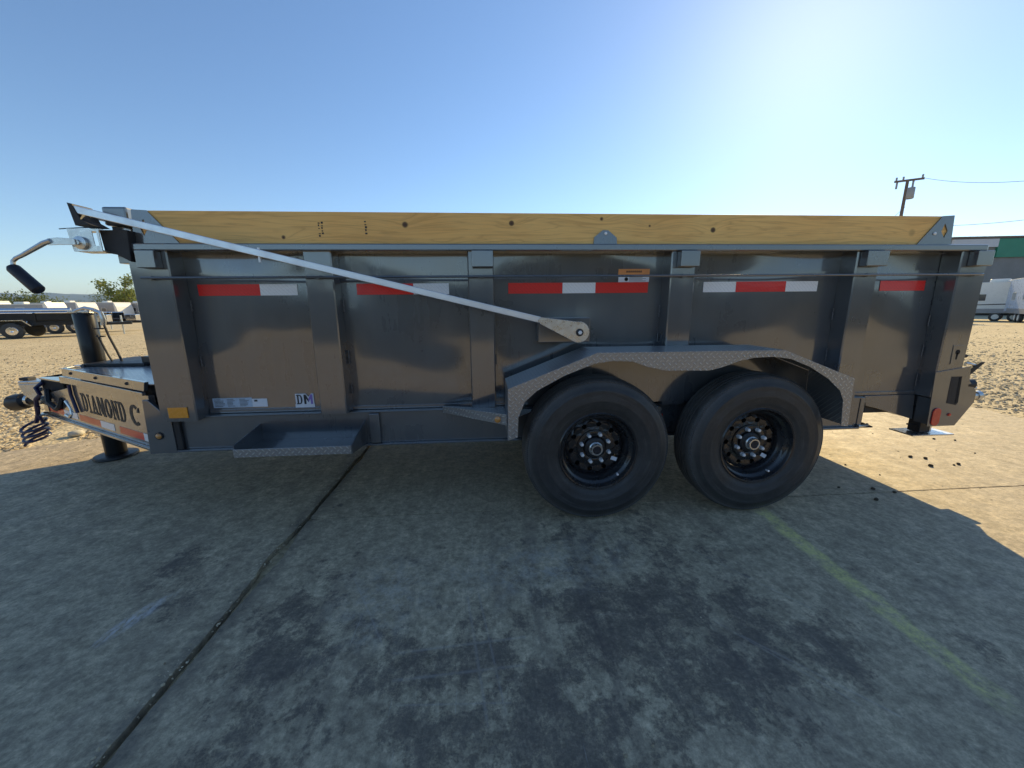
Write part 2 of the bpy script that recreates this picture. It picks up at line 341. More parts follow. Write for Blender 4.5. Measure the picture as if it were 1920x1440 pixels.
M['bark'] = simple('bark', (0.12, 0.09, 0.06), 0.9, 0, 0.3, 6, 0.01)
M['hill'] = simple('dry_hill', (0.055, 0.065, 0.055), 0.95, 0, 0.3, 0.002)
M['rv_white'] = simple('white_gelcoat', (0.80, 0.78, 0.72), 0.3, 0, 0.03, 2, coat=0.4)
M['rv_grey'] = simple('grey_siding', (0.34, 0.33, 0.33), 0.4, 0, 0.08, 2)
M['rv_blue'] = simple('pale_blue_gelcoat', (0.55, 0.62, 0.75), 0.3, 0, 0.04, 2, coat=0.4)
M['glass'] = simple('tinted_window', (0.02, 0.03, 0.05), 0.08, 0, 0.1, 3, coat=1.0)
M['bld_grey'] = simple('grey_block_wall', (0.22, 0.22, 0.22), 0.85, 0, 0.1, 0.8)
M['bld_green'] = simple('green_fascia', (0.02, 0.22, 0.14), 0.5, 0, 0.08, 0.5)
M['bld_white'] = simple('white_fascia', (0.55, 0.56, 0.60), 0.5, 0, 0.08, 0.5)
M['pole'] = simple('weathered_pole_wood', (0.16, 0.12, 0.095), 0.9, 0, 0.25, 5, 0.004)
M['trafo'] = simple('grey_transformer', (0.32, 0.33, 0.34), 0.45, 0.1, 0.1, 3)
M['wire'] = simple('wire', (0.08, 0.08, 0.08), 0.5, 0.2, 0.1, 3)

# ------------------------------------------------------------------ mesh helpers
class MB:
    def __init__(s): s.v = []; s.f = []
    def add(s, vs, fs):
        o = len(s.v); s.v += [tuple(v) for v in vs]; s.f += [tuple(o + i for i in f) for f in fs]; return s
    def box(s, x0, x1, y0, y1, z0, z1):
        return s.add([(x0, y0, z0), (x1, y0, z0), (x1, y1, z0), (x0, y1, z0), (x0, y0, z1), (x1, y0, z1), (x1, y1, z1), (x0, y1, z1)],
                     [(0, 3, 2, 1), (4, 5, 6, 7), (0, 1, 5, 4), (1, 2, 6, 5), (2, 3, 7, 6), (3, 0, 4, 7)])
    def prism(s, pts, O, U, V, W, d):
        """polygon pts (u,v) in plane O+uU+vV, extruded by d along W"""
        O, U, V, W = map(Vector, (O, U, V, W)); n = len(pts)
        a = [O + U * p[0] + V * p[1] for p in pts]; b = [q + W * d for q in a]
        return s.add(a + b, [tuple(range(n)), tuple(range(2 * n - 1, n - 1, -1))] + [(i, i + n, (i + 1) % n + n, (i + 1) % n) for i in range(n)])
    def xz(s, pts, y0, y1): return s.prism(pts, (0, y0, 0), (1, 0, 0), (0, 0, 1), (0, 1, 0), y1 - y0)
    def ring(s, outer, inner, O, U, V, W, d):
        O, U, V, W = map(Vector, (O, U, V, W)); n = len(outer)
        P = [O + U * p[0] + V * p[1] for p in outer] + [O + U * p[0] + V * p[1] for p in inner]
        Q = [p + W * d for p in P]; m = 2 * n
        f = []
        for i in range(n):
            j = (i + 1) % n
            f += [(i, j, n + j, n + i), (m + i, m + n + i, m + n + j, m + j), (i, m + i, m + j, j), (n + i, n + j, m + n + j, m + n + i)]
        return s.add(P + Q, f)
    def tube(s, path, r, n=8, cap=True):
        path = [Vector(p) for p in path]; rr = r if isinstance(r, (list, tuple)) else [r] * len(path)
        vs = []; fs = []
        up = Vector((0, 0, 1)); prev = None
        for i, p in enumerate(path):
            t = (path[min(i + 1, len(path) - 1)] - path[max(i - 1, 0)]).normalized()
            if prev is None:
                a = t.cross(up)
                if a.length < 1e-3: a = t.cross(Vector((1, 0, 0)))
                a.normalize()
            else:
                a = (prev - t * prev.dot(t)).normalized()
            prev = a; b = t.cross(a)
            for k in range(n):
                q = 2 * math.pi * k / n; vs.append(p + (a * math.cos(q) + b * math.sin(q)) * rr[i])
        for i in range(len(path) - 1):
            for k in range(n):
                k2 = (k + 1) % n; fs.append((i * n + k, i * n + k2, (i + 1) * n + k2, (i + 1) * n + k))
        if cap: fs += [tuple(range(n - 1, -1, -1)), tuple(range((len(path) - 1) * n, len(path) * n))]
        return s.add(vs, fs)
    def lathe(s, prof, c, n=48, axis='y', closed=False):
        """prof = [(radius, offset along axis)]"""
        vs = []; fs = []; c = Vector(c)
        for r, o in prof:
            for k in range(n):
                q = 2 * math.pi * k / n
                if axis == 'y': vs.append((c.x + r * math.cos(q), c.y + o, c.z + r * math.sin(q)))
                elif axis == 'z': vs.append((c.x + r * math.cos(q), c.y + r * math.sin(q), c.z + o))
                else: vs.append((c.x + o, c.y + r * math.cos(q), c.z + r * math.sin(q)))
        m = len(prof)
        for i in range(m if closed else m - 1):
            i2 = (i + 1) % m
            for k in range(n):
                k2 = (k + 1) % n; fs.append((i * n + k, i * n + k2, i2 * n + k2, i2 * n + k))
        if not closed:
            if prof[0][0] > 1e-4: fs.append(tuple(range(n - 1, -1, -1)))
            if prof[-1][0] > 1e-4: fs.append(tuple(range((m - 1) * n, m * n)))
        return s.add(vs, fs)
OFF = {}
def build(name, mb, mat, parent=None, bevel=0.0, smooth=False, label=None, kind=None, origin=True):
    c = Vector((0, 0, 0))
    if origin:
        xs = [v[0] for v in mb.v]; ys = [v[1] for v in mb.v]; zs = [v[2] for v in mb.v]
        c = Vector(((min(xs) + max(xs)) / 2, (min(ys) + max(ys)) / 2, (min(zs) + max(zs)) / 2))
    me = bpy.data.meshes.new(name); me.from_pydata([(v[0] - c.x, v[1] - c.y, v[2] - c.z) for v in mb.v], [], mb.f)
    bm = bmesh.new(); bm.from_mesh(me); bmesh.ops.recalc_face_normals(bm, faces=bm.faces)
    if smooth:
        for f in bm.faces: f.smooth = True
        for e in bm.edges:
            if len(e.link_faces) == 2 and e.calc_face_angle(0) > R_(38): e.smooth = False
    bm.to_mesh(me); bm.free()
    me.materials.append(mat if not isinstance(mat, str) else M[mat])
    o = bpy.data.objects.new(name, me); COL.objects.link(o)
    po = OFF.get(parent.name, Vector((0, 0, 0))) if parent else Vector((0, 0, 0))
    o.location = c - po; OFF[o.name] = c
    if parent: o.parent = parent
    if bevel:
        b = o.modifiers.new('bevel', 'BEVEL'); b.width = bevel; b.segments = 2; b.limit_method = 'ANGLE'; b.angle_limit = R_(40); b.harden_normals = False
    if label: o['label'] = label
    if kind: o['kind'] = kind
    return o
def thing(name, label, cat, loc=(0, 0, 0), rz=0.0, group=None, world_coords=False, parent=None):
    o = bpy.data.objects.new(name, None); COL.objects.link(o); o.location = loc; o.rotation_euler = (0, 0, rz)
    o.empty_display_size = 0.3
    OFF[o.name] = Vector(loc) if world_coords else Vector((0, 0, 0))
    if label: o['label'] = label
    if cat: o['category'] = cat
    if group: o['group'] = group
    return o
def tag(o, label, cat, group=None):
    o['label'] = label; o['category'] = cat
    if group: o['group'] = group
    return o
def copy_tree(o, parent=None):
    c = o.copy(); COL.objects.link(c); c.parent = parent
    OFF[c.name] = OFF.get(o.name, Vector((0, 0, 0)))
    for ch in list(o.children): copy_tree(ch, c)
    return c

# ------------------------------------------------------------------ ground
def gz(r):
    t = min(1, max(0, (r - 15) / 60)); return -0.03 - 0.47 * t * t * (3 - 2 * t)
def ground_z(x, y): return gz(math.hypot(x, y))
mb = MB(); NR = 96
rad = [0, 1, 2, 3, 4, 5, 6, 8, 10, 12, 15, 18, 22, 27, 33, 40, 50, 60, 75, 95, 130, 200, 400, 900, 2000, 4000, 7000]
vs = [(0, 0, -0.03)]
for r in rad[1:]:
    for k in range(NR):
        a = 2 * math.pi * k / NR; vs.append((r * math.cos(a), r * math.sin(a), gz(r)))
fs = [(0, 1 + k, 1 + (k + 1) % NR) for k in range(NR)]
for i in range(len(rad) - 2):
    for k in range(NR):
        a = 1 + i * NR; b = a + NR; k2 = (k + 1) % NR; fs.append((a + k, b + k, b + k2, a + k2))
mb.add(vs, fs); build('ground', mb, 'gravel', kind='structure', origin=False, smooth=True)

pav = bpy.data.objects.new('concrete_pavement', None); COL.objects.link(pav); pav['kind'] = 'structure'; OFF[pav.name] = Vector((0, 0, 0))
def jn(y, s, amp):
    return amp * (mnoise.noise(Vector((y * 5.0, s, 0.3))) + 0.6 * mnoise.noise(Vector((y * 19.0, s, 1.7))) + 0.35 * mnoise.noise(Vector((y * 60.0, s, 4.1))))
def jointL(y):  return -1.062 + 0.004 * y - 0.010 + jn(y, 2.0, 0.008) - 0.022 * math.exp(-((y + 0.42) / 0.16) ** 2) - 0.010 * math.exp(-((y - 0.72) / 0.16) ** 2)
def jointR(y):  return -1.044 + 0.004 * y + jn(y, 9.0, 0.008) + 0.022 * math.exp(-((y + 0.44) / 0.15) ** 2) + 0.018 * math.exp(-((y - 0.76) / 0.14) ** 2)
ys = [-2.2 + i * 0.02 for i in range(int(4.7 / 0.02))]
def slab(pts):
    m = MB(); m.prism(pts, (0, 0, -0.12), (1, 0, 0), (0, 1, 0), (0, 0, 1), 0.12)
    o = build('concrete_slab', m, 'concrete', pav); return o
def rough_line(pts, step=0.06, amp=0.03, s=3.0):
    out = []
    for (x0, y0), (x1, y1) in zip(pts, pts[1:]):
        L = math.hypot(x1 - x0, y1 - y0); k = max(1, int(L / step))
        for i in range(k):
            t = i / k; x = x0 + (x1 - x0) * t; y = y0 + (y1 - y0) * t
            q = mnoise.noise(Vector((x * 3, y * 3, s))) + 0.7 * mnoise.noise(Vector((x * 11, y * 11, s)))
            out.append((x + q * amp * (y1 - y0) / L, y - q * amp * (x1 - x0) / L))
    out.append(pts[-1]); return out
leftedge = rough_line([(-1.06, 2.5), (-2.2, 2.1), (-3.0, 1.82), (-3.6, 1.6), (-3.9, 1.46), (-4.1, 1.34), (-4.3, 1.15), (-4.9, 0.85), (-6.5, 0.3), (-9, -0.4)])
slab([(jointL(y), y) for y in ys[:]] + leftedge[1:] + [(-9, -9), (-1.07, -9)])
YJ = -0.10
def yj(x, s): return jn(x, s, 0.0035)
xs_ = [-1.03 + i * 0.03 for i in range(int(6.6 / 0.03))]
ysn = [y for y in ys if y < YJ - 0.01]; ysf = [y for y in ys if y > YJ + 0.01]
rightedge_n = rough_line([(5.6, YJ - 0.006), (5.62, -2), (5.6, -9)])
rightedge_f = rough_line([(5.62, 2.6), (5.62, 1.9), (5.66, 1.5), (5.55, 1.1), (5.6, YJ)])
slab([(-1.04, -9)] + [(jointR(y), y) for y in ysn] + [(x, YJ - 0.006 + yj(x, 1.0)) for x in xs_[1:]] + rightedge_n)
slab([(x, YJ + 0.005 + yj(x, 5.0)) for x in reversed(xs_[1:])] + [(jointR(y), y) for y in ysf] + rough_line([(-1.03, 2.5), (1.0, 2.65), (5.62, 2.6)]) + rightedge_f[1:-1])

# scattered stones on the gravel
import numpy as np
def ico():
    bm = bmesh.new(); bmesh.ops.create_icosphere(bm, subdivisions=1, radius=1.0)
    v = np.array([x.co[:] for x in bm.verts]); f = np.array([[q.index for q in p.verts] for p in bm.faces]); bm.free(); return v, f
IV, IF = ico()
def in_slab(x, y):
    if x > 0: return x < 5.66 and y < 2.65
    pts = [(-1.06, 2.5), (-2.2, 2.1), (-3.0, 1.82), (-3.6, 1.6), (-3.9, 1.46), (-4.1, 1.34), (-4.3, 1.15), (-4.9, 0.85), (-6.5, 0.3), (-9, -0.4)]
    for (x0, y0), (x1, y1) in zip(pts, pts[1:]):
        if x1 <= x <= x0: return y < y0 + (y1 - y0) * (x - x0) / (x1 - x0) + 0.0
    return False
def stones(name, N, gen, smin, smax, mat, seed):
    rs = np.random.RandomState(seed); V = []; F = []; o = 0
    while o < N:
        x, y = gen(rs)
        if in_slab(x, y): continue
        s = smin + (smax - smin) * rs.rand() ** 3
        sc3 = s * np.array([0.7 + 0.7 * rs.rand(), 0.7 + 0.7 * rs.rand(), 0.35 + 0.45 * rs.rand()])
        a = rs.rand() * 6.283; ca, sa = np.cos(a), np.sin(a)
        v = IV * sc3 * (1 + 0.35 * (rs.rand(12, 1) - 0.5)); v = np.stack([v[:, 0] * ca - v[:, 1] * sa, v[:, 0] * sa + v[:, 1] * ca, v[:, 2]], 1)
        v += [x, y, ground_z(x, y) + sc3[2] * 0.25]; V.append(v); F.append(IF + o * 12); o += 1
    V = np.concatenate(V); F = np.concatenate(F)
    me = bpy.data.meshes.new(name); me.from_pydata(V.tolist(), [], F.tolist()); me.materials.append(M[mat])
    ob = bpy.data.objects.new(name, me); COL.objects.link(ob); ob['kind'] = 'stuff'; return ob
def genL(rs):
    d = min(24, rs.exponential(3.2)); a = rs.rand()
    x = -3.2 - min(22, rs.exponential(3.6)); return x - d * 0.6, 1.0 + d + (0 if x < -4 else 0.6)
def genR(rs):
    d = min(30, rs.exponential(5.0)); return 5.6 + abs(rs.randn()) * (2.2 + d * 0.45) + d * 0.35 * rs.rand(), 0.2 + d - abs(rs.randn()) * 1.2
g1 = stones('gravel', 22000, genL, 0.006, 0.028, 'stone', 3); g1['label'] = 'loose tan gravel beyond the concrete on the left'; g1['category'] = 'gravel'
g2 = stones('gravel', 22000, genR, 0.006, 0.028, 'stone', 4); g2['label'] = 'loose brown gravel beyond the concrete on the right'; g2['category'] = 'gravel'

def genG(rs):
    if rs.rand() < .45: return -1.053 + rs.randn() * .035, -1.6 + 3.6 * rs.rand()
    if rs.rand() < .5: return -4.6 + 1.8 * rs.rand(), .5 + 1.2 * rs.rand()
    return -3.5 + 8.8 * rs.rand(), -1.6 + 4.0 * rs.rand()
_old = in_slab; in_slab = lambda x, y: not _old(x, y); _gz = ground_z; ground_z = lambda x, y: 0.0
g3 = stones('grit', 1500, genG, 0.0015, 0.006, 'stone', 8); g3['label'] = 'fine grit lying on the concrete and along the joint'; g3['category'] = 'grit'
in_slab = _old; ground_z = _gz
def blob(name, c, s, mat, seed, sub=2):
    bm = bmesh.new(); bmesh.ops.create_icosphere(bm, subdivisions=sub, radius=1.0)
    for v in bm.verts:
        q = 1 + 0.28 * mnoise.noise(v.co * 1.7 + Vector((seed, 0, 0))); v.co = Vector((v.co.x * s[0] * q, v.co.y * s[1] * q, v.co.z * s[2] * q))
    me = bpy.data.meshes.new(name); bm.to_mesh(me); bm.free(); me.materials.append(M[mat])
    for p in me.polygons: p.use_smooth = (sub > 1)
    o = bpy.data.objects.new(name, me); COL.objects.link(o); o.location = c; return o
tag(blob('rock', (-4.12, 1.72, 0.0), (0.075, 0.05, 0.03), 'rock', 3), 'pale flat rock lying on the gravel beyond the trailer tongue', 'rock')
CL = ['dark clod leftmost of the row of three under the jack foot', 'dark clod in the middle of the row behind the jack foot', 'dark clod lowest of the cluster in front of the jack foot', 'tiny clod touching the right hand clod of the cluster',
      'dark clod rightmost of the cluster on the lit concrete', 'dark clod left of the thin joint line near the shadow', 'small clod lying right beside the thin slab joint', 'large clod half inside the trailer shadow edge',
      'small faint clod on lit concrete right of the rear tyre', 'small clod just below the stabilizer jack foot', 'small clod right of the stabilizer jack foot', 'faint speck of dirt on open concrete at right', 'faint speck of dirt above the joint line clods', 'clod at the tip of the shadow beside the rear tyre']
for i, (x, y, s) in enumerate([(3.34, .40, .018), (3.42, .36, .018), (3.30, .23, .020), (3.49, .23, .011), (3.54, .24, .017), (2.52, -.06, .016), (2.61, -.115, .014), (2.40, -.19, .018),
                               (2.70, .31, .009), (3.99, .75, .013), (4.13, .70, .012), (3.93, .42, .008), (2.78, .13, .007), (2.32, -.02, .012)]):
    s *= .78
    o = blob('dirt_clod', (x, y, s * 0.45), (s, s * 0.85, s * 0.7), 'clod', i * 3.1, 2); o.rotation_euler = (0, 0, i)
    tag(o, CL[i], 'clod', 'dirt clods on the sunlit concrete')

# ------------------------------------------------------------------ the dump trailer
T = thing('dump_trailer', 'charcoal grey tandem axle dump trailer with wooden side boards, parked on concrete', 'trailer', (0.6, 1.04, 0), world_coords=True)
P = lambda name, mb, mat='paint', **k: build(name, mb, mat, T, **k)
def bx(name, x0, x1, y0, y1, z0, z1, mat='paint', bevel=0.004, **k):
    return P(name, MB().box(x0, x1, y0, y1, z0, z1), mat, bevel=bevel, **k)
W = 2.08
def dent(x, z, s):
    return (mnoise.noise(Vector((x * 1.7, z * 2.0, s))) * 0.018 + mnoise.noise(Vector((x * 3.6, z * 4.2, s + 5))) * 0.0030)
def sheet(x0, x1, z0, z1, y, s, nx=40, nz=36, thick=0.004):
    m = MB(); vs = []
    for j in range(nz + 1):
        for i in range(nx + 1):
            x = x0 + (x1 - x0) * i / nx; z = z0 + (z1 - z0) * j / nz
            e = min(1, min(i, nx - i) / 5) * min(1, min(j, nz - j) / 5)
            vs.append((x, y + dent(x, z, s) * (0.3 + 0.7 * e), z))
    m.add(vs, [(j * (nx + 1) + i, j * (nx + 1) + i + 1, (j + 1) * (nx + 1) + i + 1, (j + 1) * (nx + 1) + i) for j in range(nz) for i in range(nx)])
    return m
def panel_y(x, z):
    for i, (a, b) in enumerate(panels):
        if a - .04 <= x <= b + .04:
            a -= .04; b += .04; fi = (x - a) / (b - a) * 40; fj = (z - .612) / (1.51 - .612) * 36
            e = min(1, max(0, min(fi, 40 - fi)) / 5) * min(1, max(0, min(fj, 36 - fj)) / 5)
            return .10 + dent(x, z, i * 3.3) * (.3 + .7 * e)
    return .10
def conform(name, x0, x1, z0, z1, mat, off=.002, label=None, kind=None, nx=14, nz=3):
    m = MB(); vs = []
    for lay in (0, 1):
        for j in range(nz + 1):
            for i in range(nx + 1):
                x = x0 + (x1 - x0) * i / nx; z = z0 + (z1 - z0) * j / nz; vs.append((x, panel_y(x, z) - off - (.0008 if lay else 0), z))
    w_ = nx + 1; N_ = w_ * (nz + 1); fs = []
    for lay in (0, 1):
        fs += [(lay * N_ + j * w_ + i, lay * N_ + j * w_ + i + 1, lay * N_ + (j + 1) * w_ + i + 1, lay * N_ + (j + 1) * w_ + i) for j in range(nz) for i in range(nx)]
    ring_ = [i for i in range(w_)] + [j * w_ + nx for j in range(1, nz + 1)] + [nz * w_ + i for i in range(nx - 1, -1, -1)] + [j * w_ for j in range(nz - 1, 0, -1)]
    for a, b in zip(ring_, ring_[1:] + ring_[:1]): fs.append((a, b, N_ + b, N_ + a))
    return P(name, m.add(vs, fs), mat, label=label, kind=kind, smooth=True)
panels = [(-1.63, -.955), (-.808, -.088), (.055, 1.065), (1.21, 2.19), (2.335, 2.86)]
for i, (a, b) in enumerate(panels):
    P('side_panel', sheet(a - .04, b + .04, .612, 1.51, .10, i * 3.3), smooth=True)
posts = [(-1.825, -1.63, .585), (-.955, -.808, .603), (-.088, .055, .603), (1.065, 1.21, .603), (2.19, 2.335, .603), (2.86, 3.04, .60)]
for i, (a, b, z0) in enumerate(posts):
    m = MB(); nz = 24
    ring = [(a, .0), (a + .006, -.006), (b - .006, -.006), (b, .0), (b, .098), (a, .098)]
    vs = []
    for k in range(nz + 1):
        z = z0 + (1.497 - z0) * k / nz; d = .0015 * mnoise.noise(Vector((i * 7.7, z * 3, 0)))
        for (x, y) in ring: vs.append((x, y + d, z))
    n6 = 6; fs = [(k * n6 + j, k * n6 + (j + 1) % n6, (k + 1) * n6 + (j + 1) % n6, (k + 1) * n6 + j) for k in range(nz) for j in range(n6)]
    m.add(vs, fs + [tuple(range(n6 - 1, -1, -1)), tuple(range(nz * n6, nz * n6 + n6))])
    P('side_post', m, smooth=True)
bx('top_rail', -1.80, 2.985, -.032, .085, 1.497, 1.533, bevel=.006)
bx('top_rail', -1.80, 2.985, W - .085, W + .032, 1.497, 1.533, bevel=.006)
bx('side_panel', -1.82, 3.04, W - .10, W - .09, .612, 1.51, bevel=0)
for a, b, z0 in posts: bx('side_post', a, b, W - .088, W, z0, 1.497)
bx('headboard', -1.83, -1.80, .099, W - .10, .60, 1.64, bevel=.003)
bx('bed_floor', -1.80, 3.05, .104, W - .105, .600, .640, bevel=0)
for x0 in (3.04, ):
    bx('tailgate', 3.005, 3.05, .10, W - .10, .66, 1.497)
for yy in (.25, .65, 1.04, 1.43, 1.83): bx('tailgate_rib', 3.051, 3.10, yy - .04, yy + .04, .66, 1.46)
# lower sill of the bed
bx('bed_sill', -1.625, 2.86, .090, .103, .600, .622, bevel=.002)
# stake pockets
for a, b in [(-1.745, -1.655), (-.062, .052), (1.095, 1.203), (2.205, 2.335), (2.90, 3.00)]:
    m = MB().ring([(a, -.056), (b, -.056), (b, -.0075), (a, -.0075)], [(a + .006, -.050), (b - .006, -.050), (b - .006, -.0135), (a + .006, -.0135)], (0, 0, 1.411), (1, 0, 0), (0, 1, 0), (0, 0, 1), .085)
    P('stake_pocket', m, bevel=.003)
# tarp tie rod
m = MB().tube([(-1.755, -.032, 1.363), (2.99, -.032, 1.363)], .0065, 8); P('tie_rod', m, smooth=True)
for x in (-1.72, -.88, -.016, 1.137, 2.262, 2.95): bx('rod_bracket', x - .012, x + .012, -.030, -.0065, 1.354, 1.372, bevel=0)
# side boards
board = bx('side_board', -1.735, 2.742, .008, .046, 1.534, 1.696, 'wood', .003)
bx('side_board', -1.735, 2.742, W - .046, W - .008, 1.534, 1.696, 'wood', .003)
out_r = [(2.555, 1.533), (2.690, 1.695), (2.762, 1.699), (2.777, 1.533)]
in_r = [(2.697, 1.610), (2.712, 1.655), (2.737, 1.613), (2.722, 1.572)]
for mir in (0, 1):
    f = (lambda p: (0.997 - p[0], p[1])) if mir else (lambda p: p)
    for y0 in (.0, W - .006):
        m = MB().ring([f(p) for p in out_r], [f(p) for p in in_r], (0, y0, 0), (1, 0, 0), (0, 0, 1), (0, 1, 0), .006)
        P('board_bracket', m)
    x, z = f((2.655, 1.598)); m = MB().lathe([(.009, 0), (.009, -.005), (.004, -.008), (0, -.008)], (x, 0, z), 8); P('bolt', m, 'lug', smooth=True)
m = MB().xz([(.612, 1.533), (.615, 1.572), (.662, 1.609), (.692, 1.609), (.742, 1.570), (.746, 1.533)], .0, .006); P('board_bracket', m)
m = MB().lathe([(.008, 0), (.008, -.005), (.004, -.007), (0, -.007)], (.678, 0, 1.592), 8); P('bolt', m, 'lug', smooth=True)
# ink stamps on the board
for x0 in (-.86,):
    for (dx, dz, w_, h_) in [(0, .052, .006, .010), (.014, .050, .007, .012), (0, .03, .005, .010), (.014, .030, .008, .008), (.001, .008, .009, .012), (.016, .008, .006, .010), (.002, -.012, .008, .012), (.016, -.014, .006, .008), (.001, -.03, .01, .012), (.017, -.030, .006, .010)]:
        pass
m = MB()
rs = random.Random(5)
for row in range(6):
    for col in range(2):
        if rs.random() < .8:
            m.box(-.863 + col * .016, -.863 + col * .016 + rs.uniform(.005, .010), .0068, .0076, 1.572 + row * .013, 1.572 + row * .013 + rs.uniform(.004, .010))
for row in range(5):
    m.box(-.625 + rs.uniform(0, .004), -.616 + rs.uniform(0, .004), .0068, .0076, 1.585 + row * .015, 1.585 + row * .015 + rs.uniform(.004, .011))
P('ink_stamp', m, 'ink', kind='stuff')
# reflective tape
def tp(x0, x1, red, z0=1.275, z1=1.336):
    conform('reflective_tape', x0, x1, z0, z1, 'tape_red' if red else 'tape_white', label=('red' if red else 'white') + ' reflective tape segment')
for x0, x1, r in [(-1.578, -1.248, 1), (-1.247, -1.050, 0), (-.724, -.407, 1), (-.406, -.203, 0), (.141, .463, 1), (.464, .663, 0), (.664, .982, 1), (1.332, 1.537, 0), (1.538, 1.848, 1), (1.849, 2.053, 0), (2.474, 2.790, 1)]:
    tp(x0, x1, r)
# stickers
conform('warning_label', .800, .985, 1.337, 1.372, 'sticker_white', .0022, 'warning label with white lower half')
conform('warning_label', .797, .985, 1.3725, 1.412, 'sticker_orange', .0022, 'warning label with orange header')
yw = min(panel_y(x, 1.354) for x in (.83, .847, .86)) - .0038
m = MB().lathe([(.011, 0), (.011, -.0008), (.006, -.0008), (.006, 0)], (.847, yw, 1.354), 14); P('printed_symbol', m, 'ink')
for k in range(4): conform('printed_text', .865, .965 - .02 * (k % 2), 1.342 + k * .007, 1.3440 + k * .007, 'ink', .0036, kind='stuff', nx=4, nz=1)
for k in range(8): conform('printed_text', .845 + k * .012, .852 + k * .012, 1.392, 1.402, 'ink', .0036, kind='stuff', nx=1, nz=1)
conform('data_label', -1.605, -1.385, .632, .690, 'sticker_blue', .0022, 'pale blue data label')
conform('data_label', -1.3845, -1.300, .632, .682, 'sticker_white', .0022, 'white data label')
rs = random.Random(9)
for k in range(6):
    for q in range(3):
        x = -1.595 + q * .07; conform('printed_text', x, x + rs.uniform(.03, .06), .640 + k * .008, .6425 + k * .008, 'ink', .0036, kind='stuff', nx=2, nz=1)
conform('printed_text', -1.372, -1.355, .665, .676, 'ink', .0036, kind='stuff', nx=1, nz=1)
# lettering helper
def text_mesh(body, size, sx=1.0, bold=0.0, shear=0.0, extr=0.0):
    cu = bpy.data.curves.new('tmp', 'FONT'); cu.body = body; cu.size = size; cu.offset = bold; cu.shear = shear; cu.extrude = extr
    cu.resolution_u = 3
    ob = bpy.data.objects.new('tmp', cu); COL.objects.link(ob)
    dg = bpy.context.evaluated_depsgraph_get(); me = bpy.data.meshes.new_from_object(ob.evaluated_get(dg))
    vs = [v.co.copy() for v in me.vertices]; fs = [tuple(p.vertices) for p in me.polygons]
    bpy.data.objects.remove(ob); bpy.data.curves.remove(cu); bpy.data.meshes.remove(me)
    for v in vs: v.x *= sx
    x0 = min(v.x for v in vs); y0 = min(v.y for v in vs)
    return [(v.x - x0, v.y - y0, v.z) for v in vs], fs
def glyph(ch):
    # slab-serif block capitals on a unit cell, each a list of convex strokes
    t = .26; e = .11
    if ch == 'I': return [[(.5 - t / 2, e), (.5 + t / 2, e), (.5 + t / 2, 1 - e), (.5 - t / 2, 1 - e)], [(.18, 0), (.82, 0), (.82, e), (.18, e)], [(.18, 1 - e), (.82, 1 - e), (.82, 1), (.18, 1)]]
    def arc(cx, cy, rx, ry, a0, a1, wx, wy, n=7):
        out = []
        for k in range(n):
            p, q = math.radians(a0 + (a1 - a0) * k / n), math.radians(a0 + (a1 - a0) * (k + 1) / n)
            out.append([(cx + (rx - wx) * math.cos(p), cy + (ry - wy) * math.sin(p)), (cx + rx * math.cos(p), cy + ry * math.sin(p)), (cx + rx * math.cos(q), cy + ry * math.sin(q)), (cx + (rx - wx) * math.cos(q), cy + (ry - wy) * math.sin(q))])
        return out
    if ch == 'D': return [[(.12, e), (.12 + t, e), (.12 + t, 1 - e), (.12, 1 - e)], [(0, 0), (.55, 0), (.55, e), (0, e)], [(0, 1 - e), (.55, 1 - e), (.55, 1), (0, 1)]] + arc(.55, .5, .45, .5, -90, 90, t, e)
    if ch == 'O': return arc(.5, .5, .5, .5, 0, 360, t, .14, 18)
    if ch == 'C': return arc(.5, .5, .5, .5, 52, 308, t, .14, 14) + [[(.74, .66), (.97, .66), (.97, .90), (.84, .84)]]
    if ch == 'A': return [[(.10, e), (.10 + .17, e), (.56, 1), (.40, 1)], [(.62, e), (.90, e), (.64, 1), (.565, 1)], [(.30, .26), (.66, .26), (.63, .38), (.34, .38)], [(0, 0), (.38, 0), (.38, e), (0, e)], [(.52, 0), (1, 0), (1, e), (.52, e)]]
    if ch == 'N': return [[(.10, e), (.26, e), (.26, .95), (.10, 1)], [(.101, 1), (.36, 1), (.90, .02), (.70, .02)], [(.74, .10), (.90, .02), (.90, 1 - e), (.74, 1 - e)], [(0, 0), (.36, 0), (.36, e), (0, e)], [(.62, 1 - e), (1, 1 - e), (1, 1), (.62, 1)]]
    if ch == 'M': return [[(.08, e), (.20, e), (.20, 1), (.08, 1)], [(.17, 1), (.36, 1), (.56, .30), (.46, .10)], [(.46, .10), (.56, .10), (.80, 1), (.70, 1)], [(.68, e), (.92, e), (.92, 1), (.68, 1)], [(0, 0), (.28, 0), (.28, e), (0, e)], [(.60, 0), (1, 0), (1, e), (.60, e)]]
    return []
def put_glyphs(name, body, O, U, V, N, h, wid, mat, ex=.0012, gap=.10):
    O, U, V, N = map(Vector, (O, U, V, N)); wts = {'I': .62, 'M': 1.25}; tot = sum(wts.get(c, 1) for c in body) + gap * (len(body) - 1); x = 0
    for ch in body:
        cw = wts.get(ch, 1) / tot * wid; m = MB()
        for k, st in enumerate(glyph(ch)): m.prism([(x + p[0] * cw, p[1] * h) for p in st], O, U, V, N, ex + k * .00006)
        P(name, m, mat); x += cw + gap / tot * wid
